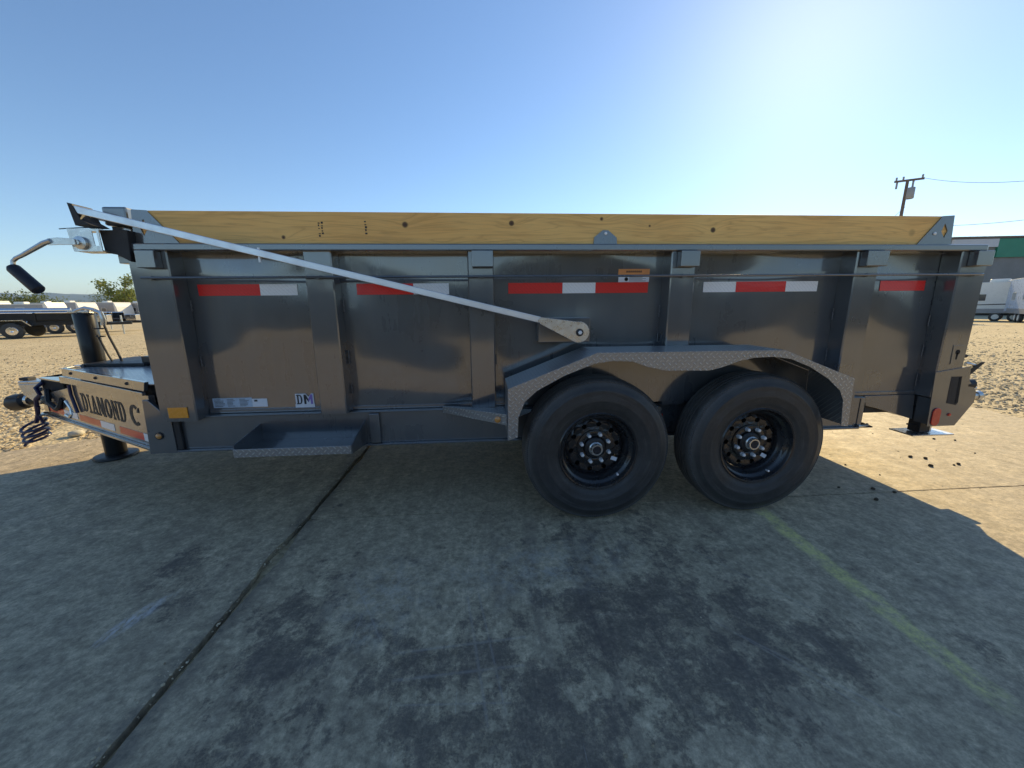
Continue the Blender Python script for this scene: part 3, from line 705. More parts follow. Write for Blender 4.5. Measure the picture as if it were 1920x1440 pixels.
def put_text(name, body, O, U, V, N, h, wid, mat, bold=0.0, shear=0.0, ex=.0008):
    vs, fs = text_mesh(body, 1.0, 1.0, bold, shear, 0.0)
    W_ = max(v[0] for v in vs); H_ = max(v[1] for v in vs)
    O, U, V, N = map(Vector, (O, U, V, N)); n = len(vs)
    a = [O + U * (v[0] / W_ * wid) + V * (v[1] / H_ * h) + N * ex for v in vs]
    m = MB().add(a, fs)
    return P(name, m, mat)
# two-letter emblem: white outline, dark letters with a violet M
lx, lz = -1.140, .622
ye = min(panel_y(lx + .112 * a, lz + .084 * b) for a in (0, .5, 1) for b in (0, .5, 1)) - .003
m = MB().box(lx, lx + .112, ye - .0013, ye, lz, lz + .020)
m.box(lx + .004, lx + .050, ye - .0013, ye, lz + .0201, lz + .084)
m.xz([(lx + .0505, lz + .0201), (lx + .0505, lz + .084), (lx + .064, lz + .084), (lx + .080, lz + .064), (lx + .096, lz + .084), (lx + .110, lz + .084), (lx + .110, lz + .0201)], ye - .0013, ye)
P('emblem', m, 'sticker_white', label='white backing of the two letter emblem')
put_glyphs('emblem_letter', 'D', (lx + .010, ye - .0014, lz + .020), (1, 0, 0), (0, 0, 1), (0, -1, 0), .058, .034, 'ink', .0006)
for k, (pts, mt) in enumerate([([(0, 0), (.012, 0), (.012, .058), (0, .058)], 'ink'), ([(.012, .058), (.025, .030), (.025, .010), (.012, .034)], 'ink'), ([(.025, .030), (.038, .058), (.038, .034), (.025, .010)], 'violet'), ([(.038, 0), (.050, 0), (.050, .058), (.038, .058)], 'violet')]):
    P('emblem_letter', MB().prism([(lx + .053 + a, lz + .020 + b) for a, b in pts], (0, ye - .0014, 0), (1, 0, 0), (0, 0, 1), (0, -1, 0), .0006 + k * .0001), mt)
bx('marker_reflector', -1.775, -1.672, -.0115, -.0065, .606, .668, 'amber', .002)
# weld beads along panel edges
def weld(x, z0, z1, y=.088):
    k = int((z1 - z0) / .008); m = MB().tube([(x + .0015 * math.sin(i * 2.1), y, z0 + (z1 - z0) * i / k) for i in range(k + 1)], [.003 + .0012 * math.sin(i * 1.9) for i in range(k + 1)], 5)
    P('weld_bead', m, 'weld', smooth=True)
for x, a, b in [(-1.622, 1.19, 1.25), (-1.622, .88, .94), (-.801, 1.18, 1.25), (-.801, .88, .96), (-.801, .70, .76), (.062, 1.2, 1.25), (.062, .86, .92), (1.057, 1.13, 1.20), (1.057, .98, 1.03), (2.183, 1.10, 1.17), (2.183, .84, .92), (2.852, 1.05, 1.12), (2.852, .86, .93), (2.852, .66, .74), (-.962, .80, .92), (-.962, 1.02, 1.15)]:
    weld(x, a, b)
# chassis rail (channel) and what hangs from it
m = MB().xz([(-1.80, .389), (2.44, .389), (2.44, .400), (-1.80, .400)], .028, .16)
P('chassis_flange', m, bevel=.002)
P('chassis_rail', MB().box(-1.80, 2.44, .055, .075, .4005, .5895), bevel=.002)
P('chassis_flange', MB().box(-1.80, 2.44, .045, .16, .590, .5985), bevel=.002)
bx('chassis_rail', -1.80, 2.44, W - .075, W - .055, .39, .598)
P('frame_end_plate', MB().xz([(-1.935, .705), (-1.905, .705), (-1.802, .585), (-1.802, .385), (-1.950, .385)], .030, .054), bevel=.003)
bx('gap_shade_strip', -1.800, -1.765, .034, .054, .401, .583, 'dark')  # dark strip set in the gap beside the end plate, as its shade
for x in (-1.2, -.4, .4, 1.2, 2.0): bx('cross_member', x - .04, x + .04, .17, W - .17, .42, .60, 'dark')
# amber marker lamps
def lamp(x, y, z, r, mat, name='marker_lamp'):
    P(name, MB().lathe([(r * 1.35, 0), (r * 1.35, -.006), (r * 1.05, -.007)], (x, y, z), 20), 'satin_black', smooth=True)
    P(name, MB().lathe([(r, -.0071), (r * .8, -.012), (r * .4, -.015), (0, -.016)], (x, y, z), 20), mat, smooth=True, label='amber lens' if 'amber' in mat else 'red lens')
lamp(-1.879, .029, .493, .016, 'amber_lamp')
# side step / tool tray
P('tray_lip', MB().box(-1.335, -.733, -.204, -.198, .435, .480), 'tread', bevel=.0015)
P('tray_floor', MB().box(-1.335, -.733, -.1975, .054, .433, .439), bevel=.0)
P('tray_end', MB().prism([(-.198, .4395), (-.198, .500), (.054, .540), (.054, .4395)], (-1.335, 0, 0), (0, 1, 0), (0, 0, 1), (1, 0, 0), .005), bevel=.0)
P('tray_end', MB().prism([(-.204, .434), (-.204, .481), (.054, .545), (.054, .40)], (-.7325, 0, 0), (0, 1, 0), (0, 0, 1), (1, 0, 0), .006), bevel=.0)
bx('tray_bracket', -.700, -.640, .030, .0545, .405, .588)
# fender
FO = [(.105, .512), (.108, .790), (.565, .967), (1.57, .963), (1.993, .800), (2.003, .530)]
FI = [(1.962, .532), (1.948, .679), (1.919, .736), (1.839, .803), (1.725, .870), (1.61, .915), (1.513, .928), (1.407, .925), (1.324, .909), (1.243, .880), (1.166, .862), (.932, .867), (.828, .889), (.753, .918), (.644, .923), (.553, .911), (.397, .851), (.258, .777), (.194, .719), (.161, .635), (.157, .530)]
def fender(y_lip, y_bed, s):
    ya, yb = sorted((y_lip, y_lip + s * .005))
    P('fender_lip', MB().xz(FO + FI, ya, yb), 'tread', bevel=.001)
    m = MB(); t = .005
    inner = [(.110, .512), (.113, .787), (.567, .962), (1.569, .958), (1.989, .797), (1.998, .530)]
    y0, y1 = sorted((y_lip + s * .0055, y_bed))
    pts = FO + inner[::-1]
    P('fender_top', m.xz(pts, y0, y1), 'tread', bevel=.001)
    P('fender_inner_panel', MB().xz([(.118, .626), (.118, .785), (.568, .960), (1.568, .956), (1.986, .795), (1.99, .626)], *sorted((y_bed, y_bed - s * .003))), 'paint')
fender(-.300, -.009, 1); fender(W + .300, W + .009, -1)
# diagonal gusset step at the front of the fender with its lamp
g0 = Vector((-.262, .050, 0)); g1_ = Vector((.104, -.280, 0)); gu = (g1_ - g0).normalized(); gl = (g1_ - g0).length
P('fender_brace', MB().prism([(0, .578), (gl, .592), (gl, .652), (0, .618)], g0, gu, (0, 0, 1), (gu.y, -gu.x, 0), .006), 'tread', bevel=.001)
P('fender_brace', MB().prism([(0.0, 0), (gl, 0), (gl, -.27), (.02, -.02)], g0 + Vector((0, 0, .612)), gu, (gu.y, -gu.x, 0), (0, 0, 1), .005), 'tread')
lp = g0 + gu * (gl * .88) + Vector((gu.y, -gu.x, 0)) * .008
P('marker_lamp', MB().lathe([(.017, 0), (.017, -.010), (.012, -.014), (0, -.015)], (lp.x, lp.y - .004, .617), 20), 'amber_lamp', smooth=True, label='amber lens')
# ----- wheels
def make_wheel(cx):
    wr = bpy.data.objects.new('wheel', None); COL.objects.link(wr); wr.parent = T; wr.location = Vector((cx, -.16, .413)) - OFF[T.name]; OFF[wr.name] = Vector((cx, -.16, .413))
    B = lambda name, mb, mat, **k: build(name, mb, mat, wr, **k)
    c = (cx, 0, .413)
    half = [(.214, -.243), (.222, -.252), (.236, -.2535), (.240, -.257), (.262, -.262), (.285, -.2685), (.290, -.2705), (.297, -.2695), (.318, -.270), (.338, -.267), (.343, -.2685), (.350, -.2675), (.354, -.264), (.374, -.257), (.390, -.246), (.394, -.2475), (.400, -.243), (.406, -.232), (.4085, -.222),
            (.4095, -.208), (.401, -.206), (.401, -.200), (.410, -.198), (.4105, -.180), (.402, -.178), (.402, -.172), (.411, -.170), (.411, -.161)]
    mir = [(r, -.32 - o) for r, o in half[::-1]]
    prof = half + mir
    B('tyre', MB().lathe(prof, c, 96, closed=True), 'rubber', smooth=True)
    B('rim', MB().lathe([(.190, -.08), (.205, -.08), (.216, -.235), (.2225, -.243), (.2235, -.252), (.219, -.2565), (.211, -.254), (.206, -.244), (.203, -.231), (.196, -.224), (.189, -.221), (.184, -.213), (.181, -.196), (.174, -.189), (.170, -.180), (.167, -.150), (.166, -.110), (.172, -.08)], c, 80, closed=True), 'rim_black', smooth=True)
    # disc with hand holes
    m = MB(); NS = 10
    def dz(r):
        pr = [(.166, -.163), (.160, -.171), (.150, -.175), (.130, -.173), (.115, -.171), (.108, -.175), (.102, -.175)]
        for (r0, z0), (r1, z1) in zip(pr, pr[1:]):
            if r1 <= r <= r0: return z0 + (z1 - z0) * (r0 - r) / (r0 - r1)
        return pr[0][1] if r > .166 else pr[-1][1]
    for s_ in range(NS):
        a0 = 2 * math.pi * s_ / NS + .15; hw = math.pi / NS
        out = []; inn = []; deep = []
        for k in range(24):
            t = 2 * math.pi * k / 24; hx, hy = math.cos(t), math.sin(t)
            q = max(abs(hx), abs(hy)); rr_ = .134 + .032 * hx / q; aa = a0 + hw * hy / q
            out.append((cx + rr_ * math.cos(aa), dz(rr_), .413 + rr_ * math.sin(aa)))
            rr_ = .134 + .0145 * hx; aa = a0 + (.0145 / .134) * hy
            inn.append((cx + rr_ * math.cos(aa), dz(rr_) + .001, .413 + rr_ * math.sin(aa))); deep.append((cx + rr_ * math.cos(aa), dz(rr_) + .010, .413 + rr_ * math.sin(aa)))
        o = len(m.v); m.v += out + inn + deep
        for k in range(24):
            k2 = (k + 1) % 24; m.f.append((o + k, o + k2, o + 24 + k2, o + 24 + k)); m.f.append((o + 24 + k, o + 24 + k2, o + 48 + k2, o + 48 + k))
    B('wheel_disc', m, 'rim_black')
    B('wheel_centre', MB().lathe([(.103, -.135), (.103, -.175), (.100, -.183), (.094, -.185), (.070, -.185), (.066, -.183), (.064, -.165)], c, 56), 'rim_black', smooth=True)
    B('brake_drum', MB().lathe([(.155, -.07), (.155, -.125), (.10, -.130), (0, -.130)], c, 40), 'hole', smooth=True)
    B('hub', MB().lathe([(.062, -.15), (.060, -.190), (.050, -.197), (.042, -.199), (0, -.199)], c, 32), 'satin_black', smooth=True)
    B('hub_cap', MB().lathe([(.039, -.197), (.039, -.208), (.034, -.212), (.034, -.226), (.031, -.231), (.025, -.231), (.023, -.227)], c, 36), 'zinc', smooth=True)
    B('cap_plug', MB().lathe([(.0245, -.226), (.0235, -.229), (.012, -.230), (0, -.2285)], c, 24), 'grip', smooth=True)
    for k in range(8):
        a = 2 * math.pi * (k + .5) / 8 + .08; x = cx + .0825 * math.cos(a); z = .413 + .0825 * math.sin(a)
        B('lug_nut', MB().lathe([(.0125, -.185), (.0115, -.193), (.0105, -.206), (.0075, -.210), (0, -.211)], (x, 0, z), 6), 'lug')
    B('wheel_sticker', MB().box(cx + .098, cx + .134, -.1790, -.1776, .328, .350), 'sticker_white', label='small white label').rotation_euler = (0, .35, 0)
    vx, vz = .125, -.150
    B('valve_stem', MB().tube([(cx + vx, -.205, .413 + vz), (cx + vx * .96, -.243, .413 + vz * .96)], [.005, .006], 8), 'lug', smooth=True)
    return wr
w1 = make_wheel(.605)
w2 = make_wheel(1.525); w2.rotation_euler = (0, R_(9), 0)
for wsrc in (w1, w2):
    c = copy_tree(wsrc, T); c.rotation_euler = (0, 0, math.pi); c.location = Vector((OFF[wsrc.name].x, W + .16, .413)) - OFF[T.name]
for x in (.605, 1.525):
    P('axle', MB().tube([(x, -.10, .413), (x, W + .10, .413)], .055, 14), 'dark', smooth=True)
    for yy in (.14, W - .14):
        for k in range(4):
            P('leaf_spring', MB().tube([(x - .38 + k * .06, yy, .40 + .01 * k), (x, yy, .33 - .014 * k + .02), (x + .38 - k * .06, yy, .40 + .01 * k)], .010, 4), 'dark')
P('equalizer', MB().box(.98, 1.15, .10, .18, .36, .47), 'dark', bevel=.006)
P('hanger', MB().xz([(1.00, .60), (1.13, .60), (1.095, .33), (1.035, .33)], .062, .074), 'dark')
P('shock_bush', MB().lathe([(.018, 0), (.018, -.02), (0, -.02)], (1.075, .060, .560), 14), 'zinc', smooth=True)
P('wiring_clip', MB().box(1.085, 1.105, .045, .060, .50, .53), 'red_lens')
# ----- rear end
P('rear_subframe', MB().xz([(2.50, .598), (2.86, .598), (2.88, .425), (2.62, .505), (2.52, .53)], .085, .11), 'paint', bevel=.002)
bx('frame_channel', 2.441, 2.475, .050, .10, .400, .598)
bx('frame_channel', 2.50, 2.53, .10, .16, .40, .598, 'dark')
P('mount_foot', MB().prism([(2.43, .05), (2.56, .05), (2.58, .14), (2.45, .14)], (0, 0, .388), (1, 0, 0), (0, 1, 0), (0, 0, 1), .008), 'dark', bevel=.001)
P('mount_foot', MB().tube([(2.44, .04, .405), (2.52, .06, .398), (2.55, .08, .400)], .010, 6), 'zinc', smooth=True)
# rear corner plate with flat dark sheets for the shade in its recess
outer = [(2.848, .765), (3.085, .800), (3.100, .705), (3.168, .630), (3.168, .560), (3.067, .405), (2.872, .405)]
P('rear_corner_plate', MB().xz(outer, -.012, -.007), bevel=.001)
P('rear_corner_plate', MB().xz([(2.875, .59), (3.15, .60), (3.15, .56), (3.06, .415), (2.885, .415)], -.006, .08), 'paint')
P('latch_recess_shade', MB().xz([(2.965, .735), (3.035, .735), (3.050, .56), (3.040, .545), (2.970, .56)], -.0135, -.0122), 'dark')
P('latch_recess_shade', MB().xz([(3.02, .728), (3.036, .735), (3.05, .56), (3.030, .555)], -.0145, -.0137), 'hole')
P('keyhole_plate', MB().xz([(2.935, .935), (3.01, .935), (3.015, .815), (2.94, .815)], -.0095, -.0065), bevel=.001)
m = MB().lathe([(.015, 0), (.015, -.001), (0, -.001)], (2.972, -.0097, .892), 18); m.xz([(2.965, .885), (2.978, .885), (2.975, .845), (2.966, .845)], -.0107, -.0097); P('keyhole_shade', m, 'hole')  # flat dark disc and slot, the shade inside the hole put into colour
P('latch_bar', MB().xz([(3.040, .700), (3.110, .770), (3.185, .822), (3.215, .822), (3.150, .760), (3.085, .700), (3.03, .655)], .01, .03), 'dark', bevel=.002)
P('latch_bar', MB().tube([(3.085, .02, .815), (3.11, .02, .812), (3.16, .02, .80)], .008, 6), 'zinc', smooth=True)
P('hinge_bolt', MB().tube([(3.04, .02, .862), (3.075, .02, .862)], .012, 8), 'dark', smooth=True)
P('hinge_knob', MB().tube([(3.10, .02, .675), (3.155, .02, .675), (3.175, .02, .668)], [.034, .036, .012], 12), 'satin_black', smooth=True)
P('hinge_knob', MB().tube([(3.155, .02, .655), (3.205, .02, .65)], .006, 6), 'zinc', smooth=True)
P('tow_pin', MB().tube([(3.155, .02, .597), (3.205, .02, .597), (3.207, .02, .597), (3.235, .02, .60)], [.024, .024, .030, .030], 14), 'zinc', smooth=True)
m = MB(); 
def cap_shape(cx, cz, rx, h, n=10):
    pts = []
    for k in range(n + 1): a = math.pi * k / n; pts.append((cx + rx * math.cos(a), cz + h - rx + rx * math.sin(a)))
    for k in range(n + 1): a = math.pi + math.pi * k / n; pts.append((cx + rx * math.cos(a), cz - h + rx + rx * math.sin(a)))
    return pts
P('rear_reflector', MB().xz(cap_shape(2.915, .470, .028, .060), -.019, -.0125), 'red_lens', bevel=.002, label='oblong red side lamp')
P('marker_lamp', MB().lathe([(.011, 0), (.010, -.006), (0, -.008)], (3.008, -.0125, .482), 14), 'red_lens', smooth=True, label='small red lamp')
# rear bumper, made deeper to close a light gap under the tail
bx('rear_bumper', 2.90, 3.15, .09, W - .09, .42, .595)
bx('cross_member', 2.55, 2.895, .115, W - .12, .47, .596, 'dark')  # full-width block added to stop sun passing under the tail
# stabilizer jack leg
P('stabilizer_leg', MB().box(2.885, 2.962, .035, .110, .345, .52), 'satin_black', bevel=.004)
P('stabilizer_leg', MB().box(2.963, 2.985, .045, .105, .345, .405), 'zinc', bevel=.002)
P('stabilizer_foot', MB().box(2.80, 3.10, .00, .15, .334, .342), 'zinc', bevel=.001)
P('leg_pin', MB().tube([(2.83, .07, .398), (2.89, .07, .392)], .006, 6), 'dark', smooth=True)
# ----- tarp arm
ad = Vector((.300 + 1.925, 0, 1.128 - 1.672)); al = ad.length; adn = ad.normalized(); an = Vector((-adn.z, 0, adn.x))
arm = MB().prism([(0, -.017), (al, -.017), (al, .017), (0, .017)], (-1.925, -.115, 1.672), adn, an, (0, 1, 0), .022)
P('tarp_arm', arm, 'alu', bevel=.003)
m = MB()
pts = [(.285, 1.128), (.300, 1.143), (.500, 1.117)] + [(.512 + .058 * math.cos(a), 1.060 + .058 * math.sin(a)) for a in [R_(k) for k in range(80, -121, -16)]] + [(.300, 1.106)]
P('arm_end_plate', MB().xz(pts, -.122, -.116), 'zinc', bevel=.001)
P('pivot_bolt', MB().lathe([(.021, 0), (.021, -.003), (.014, -.004), (.014, -.012), (.006, -.013), (0, -.012)], (.516, -.122, 1.058), 16), 'satin_black', smooth=True)
P('pivot_bolt', MB().lathe([(.012, -.0121), (.009, -.016), (0, -.016)], (.516, -.122, 1.058), 6), 'lug')
P('pivot_post', MB().tube([(.516, -.115, 1.058), (.516, .02, 1.058)], .022, 12), 'dark', smooth=True)
bx('arm_mount', .305, .605, -.012, .088, .995, 1.135)
P('arm_bolt', MB().tube([(-1.118, -.105, 1.43), (-1.118, -.105, 1.50)], .006, 8), 'lug', smooth=True)
P('arm_end_cap', MB().xz([(-1.945, 1.700), (-1.925, 1.695), (-1.900, 1.625), (-1.86, 1.600), (-1.93, 1.598)], -.118, -.020), 'dark', bevel=.002)
P('tarp_bow', MB().tube([(-1.915, -.06, 1.66), (-1.915, W + .06, 1.66)], .017, 10), 'alu', smooth=True)
P('bow_wire', MB().tube([(-2.07, -.05, 1.595), (-1.99, -.05, 1.60), (-1.92, -.05, 1.602)], .0025, 5), 'dark')
bx('tarp_housing', -1.905, -1.790, .0, W, 1.622, 1.712, 'paint', .010)
bx('headboard_post', -1.890, -1.835, .02, .10, 1.44, 1.621, 'paint', .003)
bx('headboard_post', -1.890, -1.835, W - .10, W - .02, 1.44, 1.621, 'paint', .003)
P('corner_plate', MB().xz([(-1.83, 1.60), (-1.785, 1.60), (-1.785, 1.50), (-1.83, 1.46)], -.006, .0), 'paint')
# crank
P('crank_bracket', MB().xz([(-1.895, 1.592), (-1.765, 1.592), (-1.775, 1.440), (-1.835, 1.475), (-1.888, 1.485)], -.045, .02), 'dark', bevel=.003)
m = MB().ring([(-2.012, 1.592), (-1.868, 1.592), (-1.868, 1.486), (-2.000, 1.486)], [(-1.90, 1.580), (-1.88, 1.580), (-1.878, 1.512), (-1.898, 1.512)], (0, -.078, 0), (1, 0, 0), (0, 0, 1), (0, 1, 0), .004)
P('crank_plate', m, 'zinc', bevel=.001)
P('crank_plate', MB().box(-2.010, -1.868, -.0735, .01, 1.587, 1.592), 'zinc')
P('crank_plate', MB().box(-2.000, -1.868, -.0735, .01, 1.487, 1.492), 'zinc')
P('crank_gear', MB().lathe([(.030, 0), (.030, -.012), (.012, -.016), (.012, -.026), (0, -.026)], (-1.955, -.079, 1.525), 18), 'zinc', smooth=True)
P('crank_arm', MB().xz([(-1.955, 1.540), (-2.030, 1.545), (-2.075, 1.540), (-2.075, 1.510), (-2.030, 1.512), (-1.955, 1.512)], -.112, -.106), 'zinc', bevel=.001)
P('crank_arm', MB().tube([(-2.06, -.110, 1.530), (-2.09, -.112, 1.520), (-2.20, -.115, 1.462), (-2.225, -.118, 1.450), (-2.238, -.122, 1.435), (-2.238, -.128, 1.405)], [.012, .012, .0095, .009, .0085, .008], 8), 'zinc', smooth=True)
P('crank_grip', MB().tube([(-2.243, -.128, 1.412), (-2.237, -.128, 1.402), (-2.152, -.128, 1.302), (-2.147, -.128, 1.296)], [.018, .025, .026, .019], 14), 'grip', smooth=True)
# ----- tongue
A = Vector((-1.90, .05, 0)); u = Vector((-.8626, .5064 , 0)).normalized(); Nn = Vector((u.y, -u.x, 0)) * -1    # outward: towards -y, -x
Nn = Vector((-u.y, u.x, 0)); 
if Nn.y > 0: Nn = -Nn
def tong(pts, d0, d1): return MB().prism(pts, A + Nn * d0, u, (0, 0, 1), Nn, d1 - d0)
def tong_far(pts, d0, d1):
    u2 = Vector((u.x, -u.y, 0)); N2 = Vector((Nn.x, -Nn.y, 0)); A2 = Vector((A.x, W - .05, 0))
    return MB().prism(pts, A2 + N2 * d0, u2, (0, 0, 1), N2, d1 - d0)
side = [(.035, .722), (1.10, .694), (1.20, .690), (1.30, .655), (1.62, .60), (1.88, .545), (1.93, .43), (1.93, .400), (.035, .400)]
for f_, far_ in ((tong, 0), (tong_far, 1)):
    P('tongue_side_plate', f_(side, -.030, 0), 'paint', bevel=.002)
    P('tongue_flange', f_([(.035, .384), (1.96, .384), (1.96, .399), (.035, .399)], -.09, .020), 'paint', bevel=.002)
    P('lid_rim', f_([(.045, .689 + .035), (.045, .742), (1.330, .744), (1.330, .694)], .002, .020), 'paint', bevel=.002)
    P('lid_rim', f_([(.05, .747), (.02, .803), (1.285, .803), (1.300, .747)], -.012, .008), 'paint', bevel=.002)
for k in (.25, .70, 1.12):
    q = A + u * k + Nn * .008; P('lid_bolt', MB().lathe([(.010, 0), (.009, -.006), (0, -.007)], (q.x, q.y, .777), 10), 'dark', smooth=True)
for s0, s1, r in [(.055, .195, 0), (.196, .528, 1), (.608, .822, 0), (.823, 1.188, 1), (1.224, 1.482, 0), (1.483, 1.83, 1)]:
    P('reflective_tape', tong([(s0, .428), (s1, .428), (s1, .474), (s0, .474)], .0005, .0018), 'tape_red' if r else 'tape_white', label=('red' if r else 'white') + ' reflective tape segment on the tongue')
def slab_text(body, s_left, s_right, z0, h):
    O = A + u * s_left + Nn * .0005; O.z = z0
    wid = s_left - s_right
    put_glyphs('letter', body, O, -u, (0, 0, 1), Nn, h, wid, 'ink')
# slab-serif capitals: the font letters with added serifs
slab_text('DIAMOND', 1.075, .395, .512, .130)
slab_text('C', .325, .190, .512, .134)
m = MB()
n7 = 7; wl = (1.075 - .395) / 7.35
for i, chs in enumerate('DIAMOND'):
    s_l = 1.075 - i * wl * 1.05 + .0
    for zz in (.518, .632):
        if chs in 'AMIN':
            pass
P('cable_tie', MB().tube([tuple(A + u * a + Nn * .012 + Vector((0, 0, z))) for a, z in [(1.20, .69), (1.205, .62), (1.185, .56), (1.16, .49)]], .010, 8), 'cable', smooth=True)
# toolbox body and lid
lidp = [(-1.84, .06), (-1.90, .06), (-2.99, .705), (-2.99, W - .705), (-1.90, W - .06), (-1.84, W - .06)]
P('toolbox_lid', MB().prism(lidp, (0, 0, .785), (1, 0, 0), (0, 1, 0), (0, 0, 1), .006), 'tread', bevel=.001)
P('toolbox_body', MB().prism([(-1.84, .12), (-1.95, .12), (-2.95, .74), (-2.95, W - .74), (-1.95, W - .12), (-1.84, W - .12)], (0, 0, .42), (1, 0, 0), (0, 1, 0), (0, 0, 1), .36), 'dark')
P('lid_edge', MB().box(-3.005, -2.98, .70, W - .70, .745, .806), 'paint', bevel=.002)
P('jack_plate', MB().prism([(-3.00, .82), (-2.55, .80), (-2.50, .86), (-2.52, 1.24), (-3.00, 1.26)], (0, 0, .792), (1, 0, 0), (0, 1, 0), (0, 0, 1), .022), 'satin_black', bevel=.003)
P('jack_plate', MB().prism([(-2.60, .85), (-2.42, .78), (-2.43, .80), (-2.56, .90)], (0, 0, .815), (1, 0, 0), (0, 1, 0), (0, 0, 1), .045), 'satin_black', bevel=.002)
P('lid_latch', MB().box(-2.93, -2.89, .70, .725, .806, .822), 'chrome', bevel=.003)
# tongue nose
P('nose_block', MB().box(-3.46, -3.30, .955, 1.125, .42, .70), 'dark', bevel=.006)
P('nose_top', MB().prism([(-3.00, .70), (-3.44, .93), (-3.44, 1.15), (-3.00, 1.38)], (0, 0, .690), (1, 0, 0), (0, 1, 0), (0, 0, 1), .010), 'paint')
P('coupler_channel', MB().box(-3.640, -3.452, .965, 1.115, .645, .668), 'zinc', bevel=.006)
P('coupler_channel', MB().xz([(-3.64, .645), (-3.455, .645), (-3.455, .50), (-3.53, .48), (-3.62, .56)], .965, .980), 'zinc', bevel=.003)
P('coupler_bolt', MB().lathe([(.018, 0), (.018, -.014), (.008, -.018), (0, -.018)], (-3.50, .964, .60), 6), 'chrome')
P('coupler_bolt', MB().lathe([(.018, 0), (.018, -.014), (.008, -.018), (0, -.018)], (-3.50, .964, .53), 6), 'chrome')
P('coupler_handle', MB().box(-3.665, -3.60, 1.0, 1.06, .668, .690), 'dark', bevel=.004)
P('coupler_socket', MB().tube([(-3.56, 1.04, .50), (-3.68, 1.04, .500), (-3.70, 1.04, .497), (-3.79, 1.04, .480), (-3.825, 1.04, .465)], [.035, .040, .062, .066, .040], 16), 'satin_black', smooth=True)
P('coupler_socket', MB().box(-3.79, -3.70, .99, 1.09, .505, .540), 'satin_black', bevel=.008)
P('coupler_ring', MB().tube([(-3.675, 1.04, .505), (-3.655, 1.04, .505)], .047, 14), 'zinc', smooth=True)
P('safety_chain', MB().tube([(-3.40, .93, .60), (-3.34, .86, .52), (-3.27, .84, .47), (-3.20, .80, .50), (-3.16, .79, .56)], .018, 6), 'dark', smooth=True)
P('safety_hook', MB().tube([(-3.10, .755, .55), (-3.05, .73, .50), (-3.04, .72, .46), (-3.09, .745, .43), (-3.14, .77, .44)], .012, 7), 'zinc', smooth=True)
P('wiring_cable', MB().tube([(-3.44, .95, .66), (-3.48, .93, .62), (-3.45, .92, .57), (-3.50, .93, .53), (-3.53, .95, .47), (-3.56, .97, .40), (-3.60, .98, .33)], .014, 8), 'cable', smooth=True)
coil = []
for k in range(150):
    t = k / 149; a = t * 2 * math.pi * 3.6; coil.append((-3.63 + .082 * math.cos(a), .985 + .06 * math.sin(a), .325 - .15 * t + .016 * math.cos(a) + .026 * math.sin(a)))
P('coiled_cable', MB().tube(coil, .0095, 7), 'cable', smooth=True)
P('wiring_cable', MB().tube([(-3.55, .985, .325), (-3.56, .97, .40), (-3.52, .95, .47)], .012, 7), 'cable', smooth=True)
# jack
P('jack_tube', MB().lathe([(.064, 0), (.064, .385), (.060, .392), (0, .392)], (-3.115, 1.04, .79), 40, 'z'), 'black', smooth=True)
P('jack_tube', MB().lathe([(.062, 0), (.062, .36), (0, .36)], (-3.115, 1.04, .43), 32, 'z'), 'black', smooth=True)
P('jack_leg', MB().lathe([(.068, .02), (.068, .42)], (-3.115, 1.04, .0), 32, 'z'), 'black', smooth=True)
P('jack_foot', MB().lathe([(.135, 0), (.140, .006), (.135, .022), (.07, .026), (0, .026)], (-3.12, 1.04, .0015), 32, 'z'), 'satin_black', smooth=True)
P('jack_cap', MB().box(-3.185, -3.03, .99, 1.07, 1.184, 1.205), 'zinc', bevel=.006)
P('jack_cap', MB().tube([(-3.13, 1.0, 1.20), (-3.06, 1.0, 1.222), (-2.99, 1.0, 1.205)], .014, 8), 'zinc', smooth=True)
P('hose_fitting', MB().tube([(-2.99, 1.0, 1.20), (-2.955, 1.0, 1.185), (-2.945, 1.0, 1.13), (-2.955, 1.0, 1.09)], .016, 8), 'zinc', smooth=True)
P('hydraulic_hose', MB().tube([(-2.950, 1.0, 1.10), (-2.93, 1.0, 1.0), (-2.885, .99, .88), (-2.86, .98, .81)], .008, 7), 'dark', smooth=True)
P('hydraulic_hose', MB().tube([(-2.985, .97, 1.02), (-2.965, .97, .95), (-2.94, .97, .86), (-2.92, .97, .81)], .007, 7), 'dark', smooth=True)
for zz in (1.06, 1.00): P('jack_clamp', MB().box(-3.01, -2.955, .98, 1.0, zz, zz + .010), 'dark')

